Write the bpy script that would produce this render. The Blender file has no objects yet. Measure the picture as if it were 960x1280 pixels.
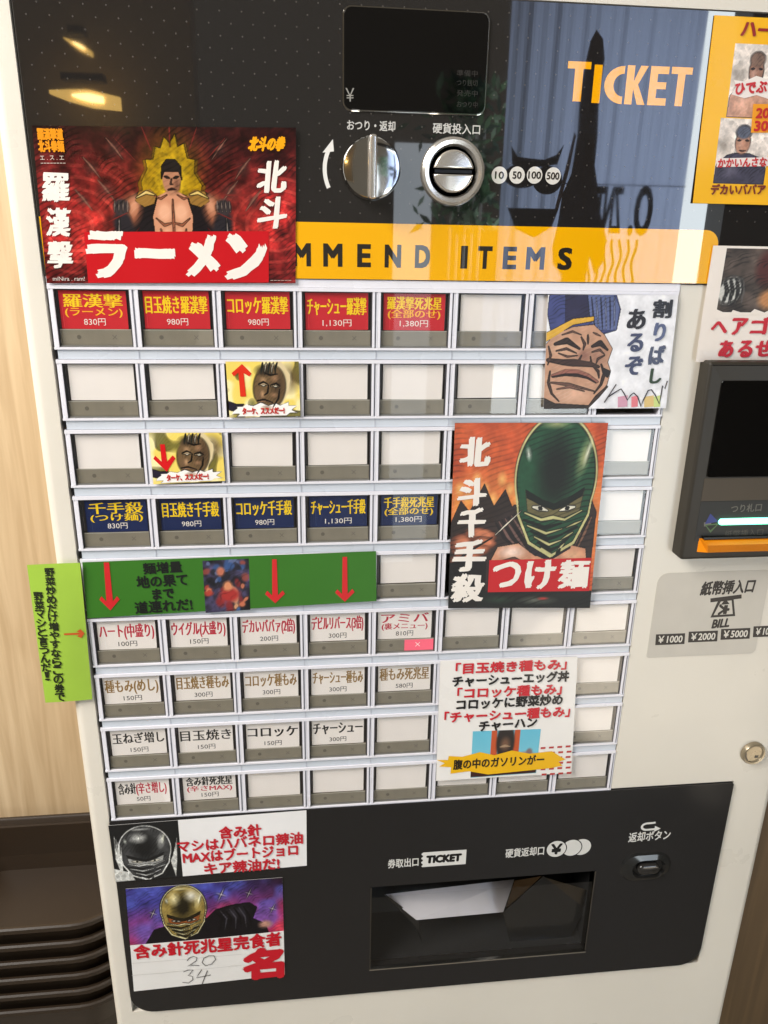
import bpy, math, random
import numpy as np
from mathutils import Matrix, Vector
from mathutils.geometry import tessellate_polygon

S = bpy.context.scene
COL = S.collection
random.seed(7)
RNG = np.random.default_rng(11)

# ------------------------------------------------------------------ camera
# face frame in millimetres: x to the right and z up along the front of the machine,
# y into the machine; the origin is the top corner of the button grid.
FPX = 974.8
CAMP = (147.56, -509.13, 29.55)
RM = np.array([[0.9937669669, -0.0172463521, -0.1101352751],
               [-0.0202493628, 0.9435980780, -0.3304733431],
               [0.1096228935, 0.3306436610, 0.9373673723]])
cd = bpy.data.cameras.new('camera')
cam = bpy.data.objects.new('camera', cd)
COL.objects.link(cam)
w2b = lambda r: Vector((r[0], r[2], -r[1]))
right, up, back = w2b(RM[0]), -w2b(RM[1]), -w2b(RM[2])
mat = Matrix((right, up, back)).transposed().to_4x4()
mat.translation = Vector(CAMP) * .001
cam.matrix_world = mat
cd.sensor_fit = 'VERTICAL'
cd.sensor_height = 36
cd.lens = FPX / 1280 * 36
cd.clip_start = .01
cd.clip_end = 50
S.camera = cam

# ------------------------------------------------------------------ world, lamps, exposure
W = bpy.data.worlds.new('World')
S.world = W
W.use_nodes = True
bg = W.node_tree.nodes['Background']
bg.inputs[0].default_value = (1.0, .88, .70, 1)
bg.inputs[1].default_value = .12
S.view_settings.view_transform = 'Standard'
S.view_settings.look = 'None'
S.view_settings.exposure = .11
S.view_settings.gamma = 1


def area(name, loc, target, sx, sy, power, color):
    l = bpy.data.lights.new(name, 'AREA')
    l.shape = 'RECTANGLE'
    l.size, l.size_y, l.energy, l.color = sx, sy, power, color
    o = bpy.data.objects.new(name, l)
    COL.objects.link(o)
    o.location = loc
    d = Vector(target) - Vector(loc)
    o.rotation_euler = d.to_track_quat('-Z', 'Y').to_euler()
    return o


area('shop_ceiling_light', (-.98, -.66, .86), (.15, 0, -.25), .8, .8, 46, (1.0, .965, .92))
area('doorway_daylight', (1.34, -2.35, -.16), (1.34, 0, -.16), .86, 1.96, 37, (.86, .95, 1.0))
area('post_reflection_lamp', (.555, -2.3, -.42), (.555, 0, -.42), .13, 1.5, 1.1, (.80, .90, 1.0))  # added lamp, stands in for a pale post mirrored in the glass
sp = bpy.data.lights.new('floor_patch_spot', 'SPOT')  # added spot inside the shop, imitates a sunlit patch on the floor
sp.energy, sp.spot_size, sp.spot_blend, sp.shadow_soft_size, sp.color = 5200, math.radians(22), .2, .02, (1.0, .97, .92)
spo = bpy.data.objects.new('floor_patch_spot', sp)
COL.objects.link(spo)
spo.location = (2.1, -1.7, 1.0)
spo.rotation_euler = (Vector((1.28, -1.42, -1.15)) - Vector(spo.location)).to_track_quat('-Z', 'Y').to_euler()

# ------------------------------------------------------------------ helpers


def at(px, py, y=0.0):
    """point of the plane y (mm) that shows at photo pixel px, py"""
    d = RM.T @ np.array([(px - 480) / FPX, (py - 640) / FPX, 1.0])
    s = (y - CAMP[1]) / d[2]
    return CAMP[0] + s * d[0], CAMP[2] - s * d[1]


def lin(c):
    out = []
    for v in c[:3]:
        v = v / 255
        out.append(v / 12.92 if v <= .04045 else ((v + .055) / 1.055) ** 2.4)
    return tuple(out)


def npl(a):
    a = np.clip(a / 255.0, 0, 1)
    return np.where(a <= .04045, a / 12.92, ((a + .055) / 1.055) ** 2.4)


class MB:
    """collects faces (mm) with a print colour per vertex and builds ONE mesh"""

    def __init__(self):
        self.v, self.f, self.c, self.m = [], [], [], []
        self.n = 0
        self.warp = None

    def add(self, verts, faces, col=(255, 255, 255), mi=0):
        verts = np.asarray(verts, float).reshape(-1, 3)
        k = len(verts)
        self.v.append(verts)
        if isinstance(col, np.ndarray):
            self.c.append(col.reshape(-1, 3))
        else:
            self.c.append(np.tile(np.array(lin(col)), (k, 1)))
        n = self.n
        self.f.extend([[i + n for i in f] for f in faces])
        self.m.extend([mi] * len(faces))
        self.n += k

    def box(self, x0, x1, z0, z1, y0, y1, col=(255, 255, 255), mi=0):
        v = [(x, y, z) for y in (y0, y1) for z in (z0, z1) for x in (x0, x1)]
        self.add(v, [(0, 1, 3, 2), (4, 6, 7, 5), (0, 4, 5, 1), (2, 3, 7, 6), (0, 2, 6, 4), (1, 5, 7, 3)], col, mi)

    def prism(self, pts, y0, y1, bev=0, col=(255, 255, 255), mi=0, side=None):
        """outline (x, z) counter-clockwise from the front, front face at y0"""
        pts = np.asarray(pts, float)
        n = len(pts)
        a = np.roll(pts, 1, 0)
        b = np.roll(pts, -1, 0)
        t1 = pts - a
        t2 = b - pts
        t1 /= np.linalg.norm(t1, axis=1)[:, None] + 1e-9
        t2 /= np.linalg.norm(t2, axis=1)[:, None] + 1e-9
        nn = np.c_[-t1[:, 1], t1[:, 0]] + np.c_[-t2[:, 1], t2[:, 0]]
        nn /= np.linalg.norm(nn, axis=1)[:, None] + 1e-9
        rings = []
        if bev:
            for k in range(4):
                an = k / 3 * math.pi / 2
                rings.append((pts + nn * bev * (1 - math.sin(an)), y0 + bev * (1 - math.cos(an))))
        else:
            rings.append((pts, y0))
        rings.append((pts, y1))
        v = np.vstack([np.c_[r[:, 0], np.full(n, y), r[:, 1]] for r, y in rings])
        F = [list(range(n))]
        for k in range(len(rings) - 1):
            for i in range(n):
                j = (i + 1) % n
                F.append((k * n + i, (k + 1) * n + i, (k + 1) * n + j, k * n + j))
        F.append([len(rings) * n - n + i for i in range(n)][::-1])
        self.add(v, F, col, mi)

    def lathe(self, cx, cz, prof, seg=64, col=(255, 255, 255), mi=0, sx=1.0, sz=1.0):
        """prof: (radius, y) from the front centre outwards, round an axis along y"""
        v = []
        F = []
        for r, y in prof:
            for i in range(seg):
                a = 2 * math.pi * i / seg
                v.append((cx + r * sx * math.cos(a), y, cz + r * sz * math.sin(a)))
        for k in range(len(prof) - 1):
            for i in range(seg):
                j = (i + 1) % seg
                F.append((k * seg + i, (k + 1) * seg + i, (k + 1) * seg + j, k * seg + j))
        if prof[0][0] > 0:
            F.append(list(range(seg)))
        self.add(v, F, col, mi)

    def poly(self, pts, y, col, mi=0):
        """flat filled outline of (x, z) points at depth y"""
        p = [Vector((a, b, 0)) for a, b in pts]
        T = tessellate_polygon([p])
        v = [(a, y, b) for a, b in pts]
        F = []
        for t in T:
            a, b, c = (p[i] for i in t)
            F.append(t if (b - a).cross(c - a).z > 0 else t[::-1])
        self.add(v, F, col, mi)

    def disc(self, cx, cz, rx, rz, y, col, seg=32, mi=0):
        self.poly([(cx + rx * math.cos(2 * math.pi * i / seg), cz + rz * math.sin(2 * math.pi * i / seg)) for i in range(seg)], y, col, mi)

    def stroke(self, pts, w, y, col, mi=0):
        """a drawn line of width w (mm) through (x, z) points"""
        pts = np.asarray(pts, float)
        t = np.gradient(pts, axis=0)
        t /= np.linalg.norm(t, axis=1)[:, None] + 1e-9
        nn = np.c_[-t[:, 1], t[:, 0]] * w / 2
        L, R = pts + nn, pts - nn
        k = len(pts)
        v = np.vstack([np.c_[L[:, 0], np.full(k, y), L[:, 1]], np.c_[R[:, 0], np.full(k, y), R[:, 1]]])
        self.add(v, [(i, k + i, k + i + 1, i + 1) for i in range(k - 1)], col, mi)

    def grid(self, quad, y, img, mi=0):
        """a printed picture: quad = TL, TR, BR, BL in (x, z); img HxWx3 sRGB 0..255"""
        h, w = img.shape[:2]
        u = np.linspace(0, 1, w)[None, :, None]
        v = np.linspace(0, 1, h)[:, None, None]
        q = [np.array(p, float)[None, None, :] for p in quad]
        p = (q[0] * (1 - u) + q[1] * u) * (1 - v) + (q[3] * (1 - u) + q[2] * u) * v
        V = np.stack([p[..., 0], np.full((h, w), y), p[..., 1]], -1).reshape(-1, 3)
        idx = np.arange(h * w).reshape(h, w)
        F = np.stack([idx[1:, :-1], idx[1:, 1:], idx[:-1, 1:], idx[:-1, :-1]], -1).reshape(-1, 4)
        self.add(V, F.tolist(), npl(img), mi)

    def text(self, s, cx, cz, w, h, y, col, style='gothic', ang=0.0, b=None, em=True, rough=0, mi=0, shear=0):
        """the string s filling width w, height h (mm) round cx, cz"""
        V, F, bb = glyphs(s)
        V = V.copy()
        gx0, gx1, gy0, gy1 = bb
        if em:
            gy0, gy1 = -.09, .85
        sx = w / (gx1 - gx0)
        sy = h / (gy1 - gy0)
        X = (V[:, 0] - (gx0 + gx1) / 2) * sx
        Z = (V[:, 1] - (gy0 + gy1) / 2) * sy
        if rough:
            ph = RNG.uniform(0, 6.3, 6)
            k = 6.3 / (h * .45)
            X = X + rough * h * (np.sin(Z * k * 1.3 + X * k * .6 + ph[0]) * .6 + np.sin(Z * k * 3.1 + ph[1]) * .35 + RNG.normal(0, .25, len(X)))
            Z = Z + rough * h * (np.sin(X * k * 1.1 + ph[2]) * .8 + np.sin(X * k * 2.9 + Z * k + ph[3]) * .35 + RNG.normal(0, .25, len(X)))
        X = X + shear * Z
        if b is None:
            b = {'gothic': .0, 'mincho': .05, 'bold': .04, 'pop': .055, 'brush': .07}[style]
        b *= h
        if style == 'gothic' or b == 0:
            off = [(0, 0)]
        elif style == 'mincho':
            off = [(-b, .1 * b), (-.35 * b, -.1 * b), (.35 * b, .1 * b), (b, -.1 * b)]
        elif style == 'block':
            off = [(0, 0)] + [(b * i, b * j) for i in (-1, 1) for j in (-1, 1)]
        elif style == 'brush':
            off = [(-b, -.5 * b), (-.5 * b, -.1 * b), (0, 0), (.5 * b, .2 * b), (b, .5 * b), (.5 * b, -.45 * b), (-.5 * b, .5 * b)]
        else:
            off = [(0, 0)] + [(b * math.cos(i * math.pi / 4), b * math.sin(i * math.pi / 4)) for i in range(8)]
        ca, sa = math.cos(ang), math.sin(ang)
        for i, (dx, dz) in enumerate(off):
            a, c = X + dx, Z + dz
            self.add(np.c_[cx + a * ca - c * sa, np.full(len(a), y - i * .012), cz + a * sa + c * ca], F, col, mi)

    # ---- the same, placed by photo pixels on the plane y
    def tpx(self, s, x0, y0, x1, y1, h, y, col, style='gothic', **k):
        """text whose middle line runs from pixel (x0, y0) to (x1, y1), glyphs h pixels tall"""
        a, b = np.array(at(x0, y0, y)), np.array(at(x1, y1, y))
        m = (a + b) / 2
        mx, my = (x0 + x1) / 2, (y0 + y1) / 2
        hh = at(mx, my - h / 2, y)[1] - at(mx, my + h / 2, y)[1]
        d = b - a
        self.text(s, m[0], m[1], np.hypot(*d), hh, y, col, style, ang=math.atan2(d[1], d[0]), **k)

    def gpx(self, s, x0, y0, x1, y1, y, col, style='brush', em=False, **k):
        """one glyph filling the pixel box"""
        cx, cz = at((x0 + x1) / 2, (y0 + y1) / 2, y)
        w = at(x1, (y0 + y1) / 2, y)[0] - at(x0, (y0 + y1) / 2, y)[0]
        h = at((x0 + x1) / 2, y0, y)[1] - at((x0 + x1) / 2, y1, y)[1]
        self.text(s, cx, cz, w, h, y, col, style, em=em, **k)

    def ppx(self, pts, y, col, mi=0):
        self.poly([at(a, b, y) for a, b in pts], y, col, mi)

    def spx(self, pts, w, y, col, mi=0):
        self.stroke([at(a, b, y) for a, b in pts], w, y, col, mi)

    def build(self, name, mats, parent=None, smooth=None):
        me = bpy.data.meshes.new(name)
        V = np.vstack(self.v)
        if self.warp:
            V = self.warp(V)
        me.from_pydata((V * .001).tolist(), [], self.f)
        ca = me.color_attributes.new('print', 'FLOAT_COLOR', 'POINT')
        C = np.c_[np.vstack(self.c), np.ones(self.n)].astype(np.float32)
        ca.data.foreach_set('color', C.ravel())
        if not isinstance(mats, (list, tuple)):
            mats = [mats]
        for m in mats:
            me.materials.append(m)
        if len(mats) > 1:
            me.polygons.foreach_set('material_index', self.m)
        me.update()
        if smooth is not None:
            me.shade_smooth()
            try:
                me.set_sharp_from_angle(angle=math.radians(smooth))
            except Exception:
                pass
        o = bpy.data.objects.new(name, me)
        COL.objects.link(o)
        if parent is not None:
            o.parent = parent
            o.matrix_parent_inverse = Matrix.Translation(-parent.location)
        return o


_G = {}


def glyphs(s):
    if s not in _G:
        c = bpy.data.curves.new('t', 'FONT')
        c.body = s
        c.resolution_u = 3
        o = bpy.data.objects.new('t', c)
        COL.objects.link(o)
        dg = bpy.context.evaluated_depsgraph_get()
        m = bpy.data.meshes.new_from_object(o.evaluated_get(dg))
        V = np.array([v.co[:] for v in m.vertices]).reshape(-1, 3)
        F = []
        for p in m.polygons:
            f = list(p.vertices)
            F.append(f if p.normal.z >= 0 else f[::-1])
        bpy.data.objects.remove(o)
        bpy.data.curves.remove(c)
        bpy.data.meshes.remove(m)
        _G[s] = (V[:, :2], F, (V[:, 0].min(), V[:, 0].max(), V[:, 1].min(), V[:, 1].max()))
    return _G[s]


def tag(o, label=None, cat=None, group=None, kind=None):
    for k, v in (('label', label), ('category', cat), ('group', group), ('kind', kind)):
        if v:
            o[k] = v
    return o


def empty(name, loc):
    o = bpy.data.objects.new(name, None)
    o.location = Vector(loc) * .001
    COL.objects.link(o)
    return o


def rrect(x0, x1, z0, z1, r, seg=6):
    """rounded rectangle, counter-clockwise seen from the front; r = one radius or (bl, br, tr, tl)"""
    rs = r if isinstance(r, (tuple, list)) else (r,) * 4
    out = []
    for (cx, cz, sx, sz, a0), q in zip(((x0, z0, 1, 1, 180), (x1, z0, -1, 1, 270), (x1, z1, -1, -1, 0), (x0, z1, 1, -1, 90)), rs):
        if q <= 0:
            out.append((cx, cz))
            continue
        for i in range(seg + 1):
            a = math.radians(a0 + 90 * i / seg)
            out.append((cx + sx * q + q * math.cos(a), cz + sz * q + q * math.sin(a)))
    return out


def mat(name, rough=.5, metal=0.0, ior=1.5, col=None, noise=0.0, nscale=40.0, bump=0.0, bscale=200.0, coat=0.0,
        emit=None, estr=0.0, rvar=0.0, trans=0.0):
    """Principled material; base colour from the print colours unless col is given"""
    m = bpy.data.materials.new(name)
    m.use_nodes = True
    nt = m.node_tree
    b = nt.nodes['Principled BSDF']
    N, L = nt.nodes, nt.links
    b.inputs['Roughness'].default_value = rough
    b.inputs['Metallic'].default_value = metal
    b.inputs['IOR'].default_value = ior
    b.inputs['Coat Weight'].default_value = coat
    b.inputs['Coat Roughness'].default_value = .06
    tc = N.new('ShaderNodeTexCoord')
    if col is None:
        a = N.new('ShaderNodeVertexColor')
        a.layer_name = 'print'
        src = a.outputs['Color']
    else:
        a = N.new('ShaderNodeRGB')
        a.outputs[0].default_value = (*lin(col), 1)
        src = a.outputs[0]
    if noise:
        n = N.new('ShaderNodeTexNoise')
        n.inputs['Scale'].default_value = nscale
        n.inputs['Detail'].default_value = 6
        L.new(tc.outputs['Object'], n.inputs['Vector'])
        mr = N.new('ShaderNodeMapRange')
        mr.inputs[1].default_value, mr.inputs[2].default_value = .3, .7
        mr.inputs[3].default_value, mr.inputs[4].default_value = 1 - noise, 1 + noise * .3
        L.new(n.outputs[0], mr.inputs[0])
        mx = N.new('ShaderNodeVectorMath')
        mx.operation = 'SCALE'
        L.new(src, mx.inputs[0])
        L.new(mr.outputs[0], mx.inputs['Scale'])
        src = mx.outputs[0]
    L.new(src, b.inputs['Base Color'])
    if rvar:
        n = N.new('ShaderNodeTexNoise')
        n.inputs['Scale'].default_value = 18
        n.inputs['Detail'].default_value = 8
        L.new(tc.outputs['Object'], n.inputs['Vector'])
        mr = N.new('ShaderNodeMapRange')
        mr.inputs[1].default_value, mr.inputs[2].default_value = .35, .7
        mr.inputs[3].default_value, mr.inputs[4].default_value = max(0, rough - rvar), rough + rvar
        L.new(n.outputs[0], mr.inputs[0])
        L.new(mr.outputs[0], b.inputs['Roughness'])
    if bump:
        n = N.new('ShaderNodeTexNoise')
        n.inputs['Scale'].default_value = bscale
        n.inputs['Detail'].default_value = 3
        L.new(tc.outputs['Object'], n.inputs['Vector'])
        bp = N.new('ShaderNodeBump')
        bp.inputs['Strength'].default_value = bump
        bp.inputs['Distance'].default_value = .001
        L.new(n.outputs[0], bp.inputs['Height'])
        L.new(bp.outputs[0], b.inputs['Normal'])
    if emit is not None:
        b.inputs['Emission Color'].default_value = (*lin(emit), 1)
        b.inputs['Emission Strength'].default_value = estr
    return m


def clear_mat(name):
    """thin clear acrylic: see-through with a mirror film of light on it"""
    m = bpy.data.materials.new(name)
    m.use_nodes = True
    nt = m.node_tree
    N, L = nt.nodes, nt.links
    N.remove(N['Principled BSDF'])
    t = N.new('ShaderNodeBsdfTransparent')
    t.inputs[0].default_value = (.985, .985, .98, 1)
    g = N.new('ShaderNodeBsdfGlossy')
    g.inputs['Roughness'].default_value = .02
    f = N.new('ShaderNodeFresnel')
    f.inputs['IOR'].default_value = 1.6
    mx = N.new('ShaderNodeMixShader')
    ge = N.new('ShaderNodeNewGeometry')
    inv = N.new('ShaderNodeMath')
    inv.operation = 'SUBTRACT'
    inv.inputs[0].default_value = 1
    L.new(ge.outputs['Backfacing'], inv.inputs[1])
    mu = N.new('ShaderNodeMath')
    mu.operation = 'MULTIPLY'
    L.new(f.outputs[0], mu.inputs[0])
    L.new(inv.outputs[0], mu.inputs[1])
    L.new(mu.outputs[0], mx.inputs[0])
    L.new(t.outputs[0], mx.inputs[1])
    L.new(g.outputs[0], mx.inputs[2])
    L.new(mx.outputs[0], N['Material Output'].inputs[0])
    return m


def wood_mat(name, c1, c2, scale=1.0, rough=.45):
    m = bpy.data.materials.new(name)
    m.use_nodes = True
    nt = m.node_tree
    N, L = nt.nodes, nt.links
    b = N['Principled BSDF']
    b.inputs['Roughness'].default_value = rough
    tc = N.new('ShaderNodeTexCoord')
    mp = N.new('ShaderNodeMapping')
    mp.inputs['Scale'].default_value = (26 * scale, 26 * scale, 1.4 * scale)
    L.new(tc.outputs['Object'], mp.inputs[0])
    n = N.new('ShaderNodeTexNoise')
    n.inputs['Scale'].default_value = 2.2
    n.inputs['Detail'].default_value = 9
    n.inputs['Distortion'].default_value = .7
    L.new(mp.outputs[0], n.inputs['Vector'])
    r = N.new('ShaderNodeValToRGB')
    r.color_ramp.elements[0].position = .3
    r.color_ramp.elements[0].color = (*lin(c1), 1)
    r.color_ramp.elements[1].position = .68
    r.color_ramp.elements[1].color = (*lin(c2), 1)
    L.new(n.outputs[0], r.inputs[0])
    L.new(r.outputs[0], b.inputs['Base Color'])
    return m


M = {
    'white_plastic': mat('white_plastic', .33, noise=.05, nscale=9, bump=.05, bscale=900, rvar=.06),
    'grid_plastic': mat('grid_plastic', .28, noise=.04, nscale=30, rvar=.06),
    'black_glass': mat('black_glass', .022, ior=1.95, rvar=.012),
    'black_panel': mat('black_panel', .11, ior=1.5, rvar=.04),
    'screen': mat('screen', .03, ior=1.6),
    'chrome': mat('chrome', .09, metal=1, rvar=.04),
    'satin': mat('satin', .2, metal=.78, rvar=.05, col=(232, 226, 216)),
    'brushed': mat('brushed', .22, metal=1, noise=.06, nscale=60, rvar=.06),
    'lock': mat('lock', .35, metal=.5, rvar=.08),
    'chute': mat('chute', .12, metal=.3, rvar=.06, noise=.10, nscale=25),
    'print': mat('print', .32, ior=1.38, coat=.12, noise=.04, nscale=30, rvar=.06),
    'matte_print': mat('matte_print', .55, noise=.05, nscale=40, bump=.04, bscale=500),
    'card': mat('card', .5, noise=.03, nscale=60),
    'button': mat('button', .34, noise=.10, nscale=90, rvar=.08),
    'clear': clear_mat('clear_acrylic'),
    'bezel': mat('bezel', .5, ior=1.4, noise=.08, nscale=30, bump=.05, bscale=700),
    'dark_plastic': mat('dark_plastic', .35, noise=.1, nscale=30, bump=.06, bscale=600, rvar=.08),
    'tray': mat('tray', .42, noise=.12, nscale=12, bump=.08, bscale=500),
    'led_green': mat('led_green', .3, emit=(120, 255, 205), estr=3.2, col=(150, 255, 210)),
    'led_red': mat('led_red', .3, emit=(255, 90, 120), estr=.25, col=(226, 96, 116)),
    'lamp_glow': mat('lamp_glow', .5, emit=(255, 205, 110), estr=4.5, col=(255, 220, 160)),
    'lamp_core': mat('lamp_core', .5, emit=(255, 222, 150), estr=16, col=(255, 230, 180)),
    'wall_wood': wood_mat('wall_wood', (192, 164, 126), (218, 192, 154), 1.6),
    'shaded_brown_wood': wood_mat('shaded_brown_wood', (104, 82, 56), (130, 104, 72)),  # brown wall wood, made darker to carry the shade right of the machine
}

# ------------------------------------------------------------------ the setting
PITCH = 44.977
XL, XR = -18.0, 547.5           # machine sides
ZT, ZB = 205.0, -1150.0         # machine top, floor
m = MB()
m.box(-900, XL - 1.5, ZB, 900, 250, 290)
tag(m.build('wall', M['wall_wood']), kind='structure')
m = MB()
m.box(XR + 3, 1400, ZB, 900, 190, 290)
tag(m.build('dark_wall', M['shaded_brown_wood']), kind='structure')
m = MB()
m.box(-2500, 2500, ZB - 30, ZB - 1, -3500, 300, (120, 112, 100))
tag(m.build('floor', M['matte_print']), kind='structure')

# ------------------------------------------------------------------ the ticket machine
machine = empty('ticket_machine', (264, 120, ZB))
tag(machine, 'cream white ticket vending machine with black glass panels and rows of menu buttons', 'ticket machine')
WHITE = (223, 216, 202)
UP0, UP1 = 5.0, at(800, 8)[1]               # upper glass panel
LP0, LP1 = -592.0, -398.5                   # lower black panel
LPX0, LPX1 = -2.2, 508.5
Y0 = 1.0                                    # front of the white face


def vstrip(mb, x0, x1, z0, z1, y0, y1, rl, rr, col):
    """upright bar whose front corners are rounded (rl, rr)"""
    prof = []
    for i in range(9):
        a = math.pi + i / 8 * math.pi / 2
        prof.append((x0 + rl + rl * math.cos(a), y0 + rl + rl * math.sin(a)) if rl else (x0, y0))
    for i in range(9):
        a = 1.5 * math.pi + i / 8 * math.pi / 2
        prof.append((x1 - rr + rr * math.cos(a), y0 + rr + rr * math.sin(a)) if rr else (x1, y0))
    if not rl:
        prof = prof[8:]
    if not rr:
        prof = prof[:-8]
    prof += [(x1, y1), (x0, y1)]
    n = len(prof)
    v = [(x, y, z) for z in (z0, z1) for x, y in prof]
    F = [(i, (i + 1) % n, n + (i + 1) % n, n + i) for i in range(n)] + [list(range(n))[::-1], list(range(n, 2 * n))]
    mb.add(v, F, col)


m = MB()
m.box(XL + 1, XR - 1, ZB, ZT - 2, 62, 245, WHITE)
m.build('cabinet', M['white_plastic'], machine)
m = MB()
vstrip(m, XL, -2.6, ZB, ZT, Y0, 61.9, 7, 0, WHITE)
vstrip(m, 509.2, XR, ZB, ZT, Y0, 61.9, 0, 7, WHITE)
m.box(-2.6, 509.2, UP1 + .7, ZT, Y0, 61.9, WHITE)
m.box(-2.6, 509.2, ZB, LP0 - 9.4, Y0, 61.9, WHITE)
m.box(401.2, 509.2, LP1 + .7, UP0 - .7, Y0, 61.9, WHITE)
m.build('front_cover', M['white_plastic'], machine, smooth=40)

# upper glass panel with its print
m = MB()
PY = -.4
BLK = (36, 34, 33)
YEL = (246, 178, 8)
m.prism(rrect(-.8, 508.6, UP0, UP1, (1, 14, 14, 6)), PY, 6, .5, BLK)
for r in range(20):
    for c in range(60):
        x, z = 6 + c * 12.2 + (6.1 if r % 2 else 0), 44 + r * 6.1
        if z < UP1 - 3 and x < 500:
            m.disc(x, z, .48, .48, PY - .03, (84, 80, 76), 6)
bx1 = at(895, 320)[0]
bz1, bz0 = at(560, 281)[1], UP0 + .3
m.poly(rrect(0, bx1, bz0, bz1, (0, 0, 9, 0)), PY - .06, YEL)
zc = at(560, 320)[1]
for ch, px, wpx in zip('RECOMMENDITEMS', (226, 264, 300, 338, 377, 416, 455, 491, 528, 580, 606, 637, 669, 706),
                       (20, 18, 20, 22, 24, 25, 17, 21, 19, 7, 18, 17, 24, 18)):
    cx = at(px, 318 + (px - 400) * .016)[0]
    hw = (at(px + wpx / 2, 320)[0] - at(px - wpx / 2, 320)[0])
    m.text(ch, cx, zc - .6, hw * .86, 12.4, PY - .1, (44, 40, 34), 'block', em=False, b=.05)
arc = lambda rx, a0, a1: [(1 - rx * math.cos(math.radians(a)) * 1.0, .5 + (.5 if rx > .8 else .3) * math.sin(math.radians(a))) for a in np.linspace(a0, a1, 16)]
BLOCK = {'T': [(0, 1), (1, 1), (1, .82), (.68, .82), (.68, 0), (.32, 0), (.32, .82), (0, .82)],
         'I': [(0, 0), (1, 0), (1, 1), (0, 1)],
         'E': [(0, 0), (1, 0), (1, .19), (.42, .19), (.42, .42), (.92, .42), (.92, .60), (.42, .60), (.42, .81), (1, .81), (1, 1), (0, 1)],
         'K': [(0, 0), (0, 1), (.36, 1), (.36, .60), (.64, 1), (1, 1), (.58, .52), (1, 0), (.62, 0), (.36, .40), (.36, 0)],
         'C': arc(1.0, 90, -90) + arc(.52, -90, 90)}
for ch, x0, y0, x1, y1 in (('T', 708, 77, 737, 127), ('I', 741, 81, 751, 129), ('C', 755, 82, 779, 130), ('K', 782, 82, 808, 131),
                           ('E', 811, 83, 834, 132), ('T', 837, 84, 863, 133)):
    ca_, cb_ = at(x0, (y0 + y1) / 2), at(x1, (y0 + y1) / 2)
    za_, zb_ = at((x0 + x1) / 2, y1)[1], at((x0 + x1) / 2, y0)[1]
    m.poly([(ca_[0] + u * (cb_[0] - ca_[0]), za_ + v * (zb_ - za_)) for u, v in BLOCK[ch]], PY - .06, (252, 176, 12))
GRY = (205, 203, 198)
m.tpx('おつり・返却', 434, 156, 494, 158, 13, PY - .06, GRY, 'bold', b=.02)
m.tpx('硬貨投入口', 541, 160, 600, 162, 13, PY - .06, GRY, 'bold', b=.02)
for s, px, py in (('10', 624, 219), ('50', 646, 219), ('100', 668, 219), ('500', 691, 220)):
    x, z = at(px, py)
    m.disc(x, z, 4.9, 4.9, PY - .06, (226, 222, 214), 28)
    m.text(s, x, z, 2.4 * len(s) + .6, 4.0, PY - .1, (60, 54, 48), 'bold', em=False, b=.04)
ax, az = at(463, 213)
pts = []
for i in range(15):
    a = math.radians(204 - i * 48 / 14)
    pts.append((ax + 27.5 * math.cos(a), az + 25.5 * math.sin(a)))
m.stroke(pts, 2.4, PY - .06, (232, 230, 224))
e = np.array(pts[-1])
m.poly([tuple(e + (-3.6, -1.4)), tuple(e + (3.2, -.6)), tuple(e + (2.6, 6.0))], PY - .08, (232, 230, 224))
upper = m.build('glass_panel', M['black_glass'], machine)

# display
m = MB()
a, b_ = at(428, 8), at(606, 142)
x0, x1, z0, z1 = a[0], b_[0], b_[1], at(430, 8)[1]
z1 = at(520, 11)[1]
z0 = at(515, 142)[1]
disp = m
disp.prism(rrect(x0, x1, z0, z1, 5), PY - 1.0, PY - .02, .4, (188, 184, 176))
disp_o = disp.build('display', M['chrome'], machine)
m = MB()
m.prism(rrect(x0 + .8, x1 - .8, z0 + .8, z1 - .8, 4.4), PY - 1.3, PY - .9, .2, (10, 9, 9))
m.tpx('￥', 432, 118, 443, 118, 22, PY - 1.36, (150, 148, 142))
for s, y in (('準備中', 91), ('つり銭切', 103), ('発売中', 116), ('おつり中', 130)):
    m.tpx(s, 571, y, 597, y + 1, 8, PY - 1.36, (58, 56, 54))
m.build('screen', M['screen'], disp_o)

# refund knob
kx, kz = at(463, 211)
m = MB()
m.lathe(kx, kz, [(0, -9.0), (12, -8.8), (16.4, -8.0), (17.6, -6.0), (17.9, 0)], 72, (226, 224, 220))
knob = m.build('return_knob', M['chrome'], machine, smooth=35)
m = MB()
m.prism(rrect(kx - 2.2, kx + 2.4, kz - 17.3, kz + 17.3, 1.6), -16.5, -8.2, 1.2, (232, 230, 226))
m.build('grip', M['satin'], knob, smooth=40)

# coin slot
sx_, sz_ = at(565, 215)
m = MB()
m.lathe(sx_, sz_, [(14.2, -1.5), (15.2, -5.2), (17.4, -5.6), (19.0, -4.6), (19.6, PY)], 72, (200, 196, 190))
m.add([(sx_ + 14.2 * math.cos(i * math.pi / 24), -1.5, sz_ + 14.2 * math.sin(i * math.pi / 24)) for i in range(48)], [list(range(48))], (150, 144, 136))
slot = m.build('coin_inlet', M['satin'], machine, smooth=35)
m = MB()
for s in (-1, 1):
    pts = []
    for i in range(17):
        a = math.radians(8 + i * 164 / 16)
        pts.append((sx_ + 12.2 * math.cos(a), sz_ + s * (12.2 * math.sin(a) * .98)))
    pts = pts if s > 0 else pts[::-1]
    m.prism(pts, -6.3, -1.4, 1.4, (236, 232, 224))
m.build('coin_guide', M['satin'], slot, smooth=40)
m = MB()
m.box(sx_ - 11.4, sx_ + 11.4, sz_ - .9, sz_ + .9, -4.2, -1.45, (8, 8, 8))
m.build('coin_slit', M['dark_plastic'], slot)

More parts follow.
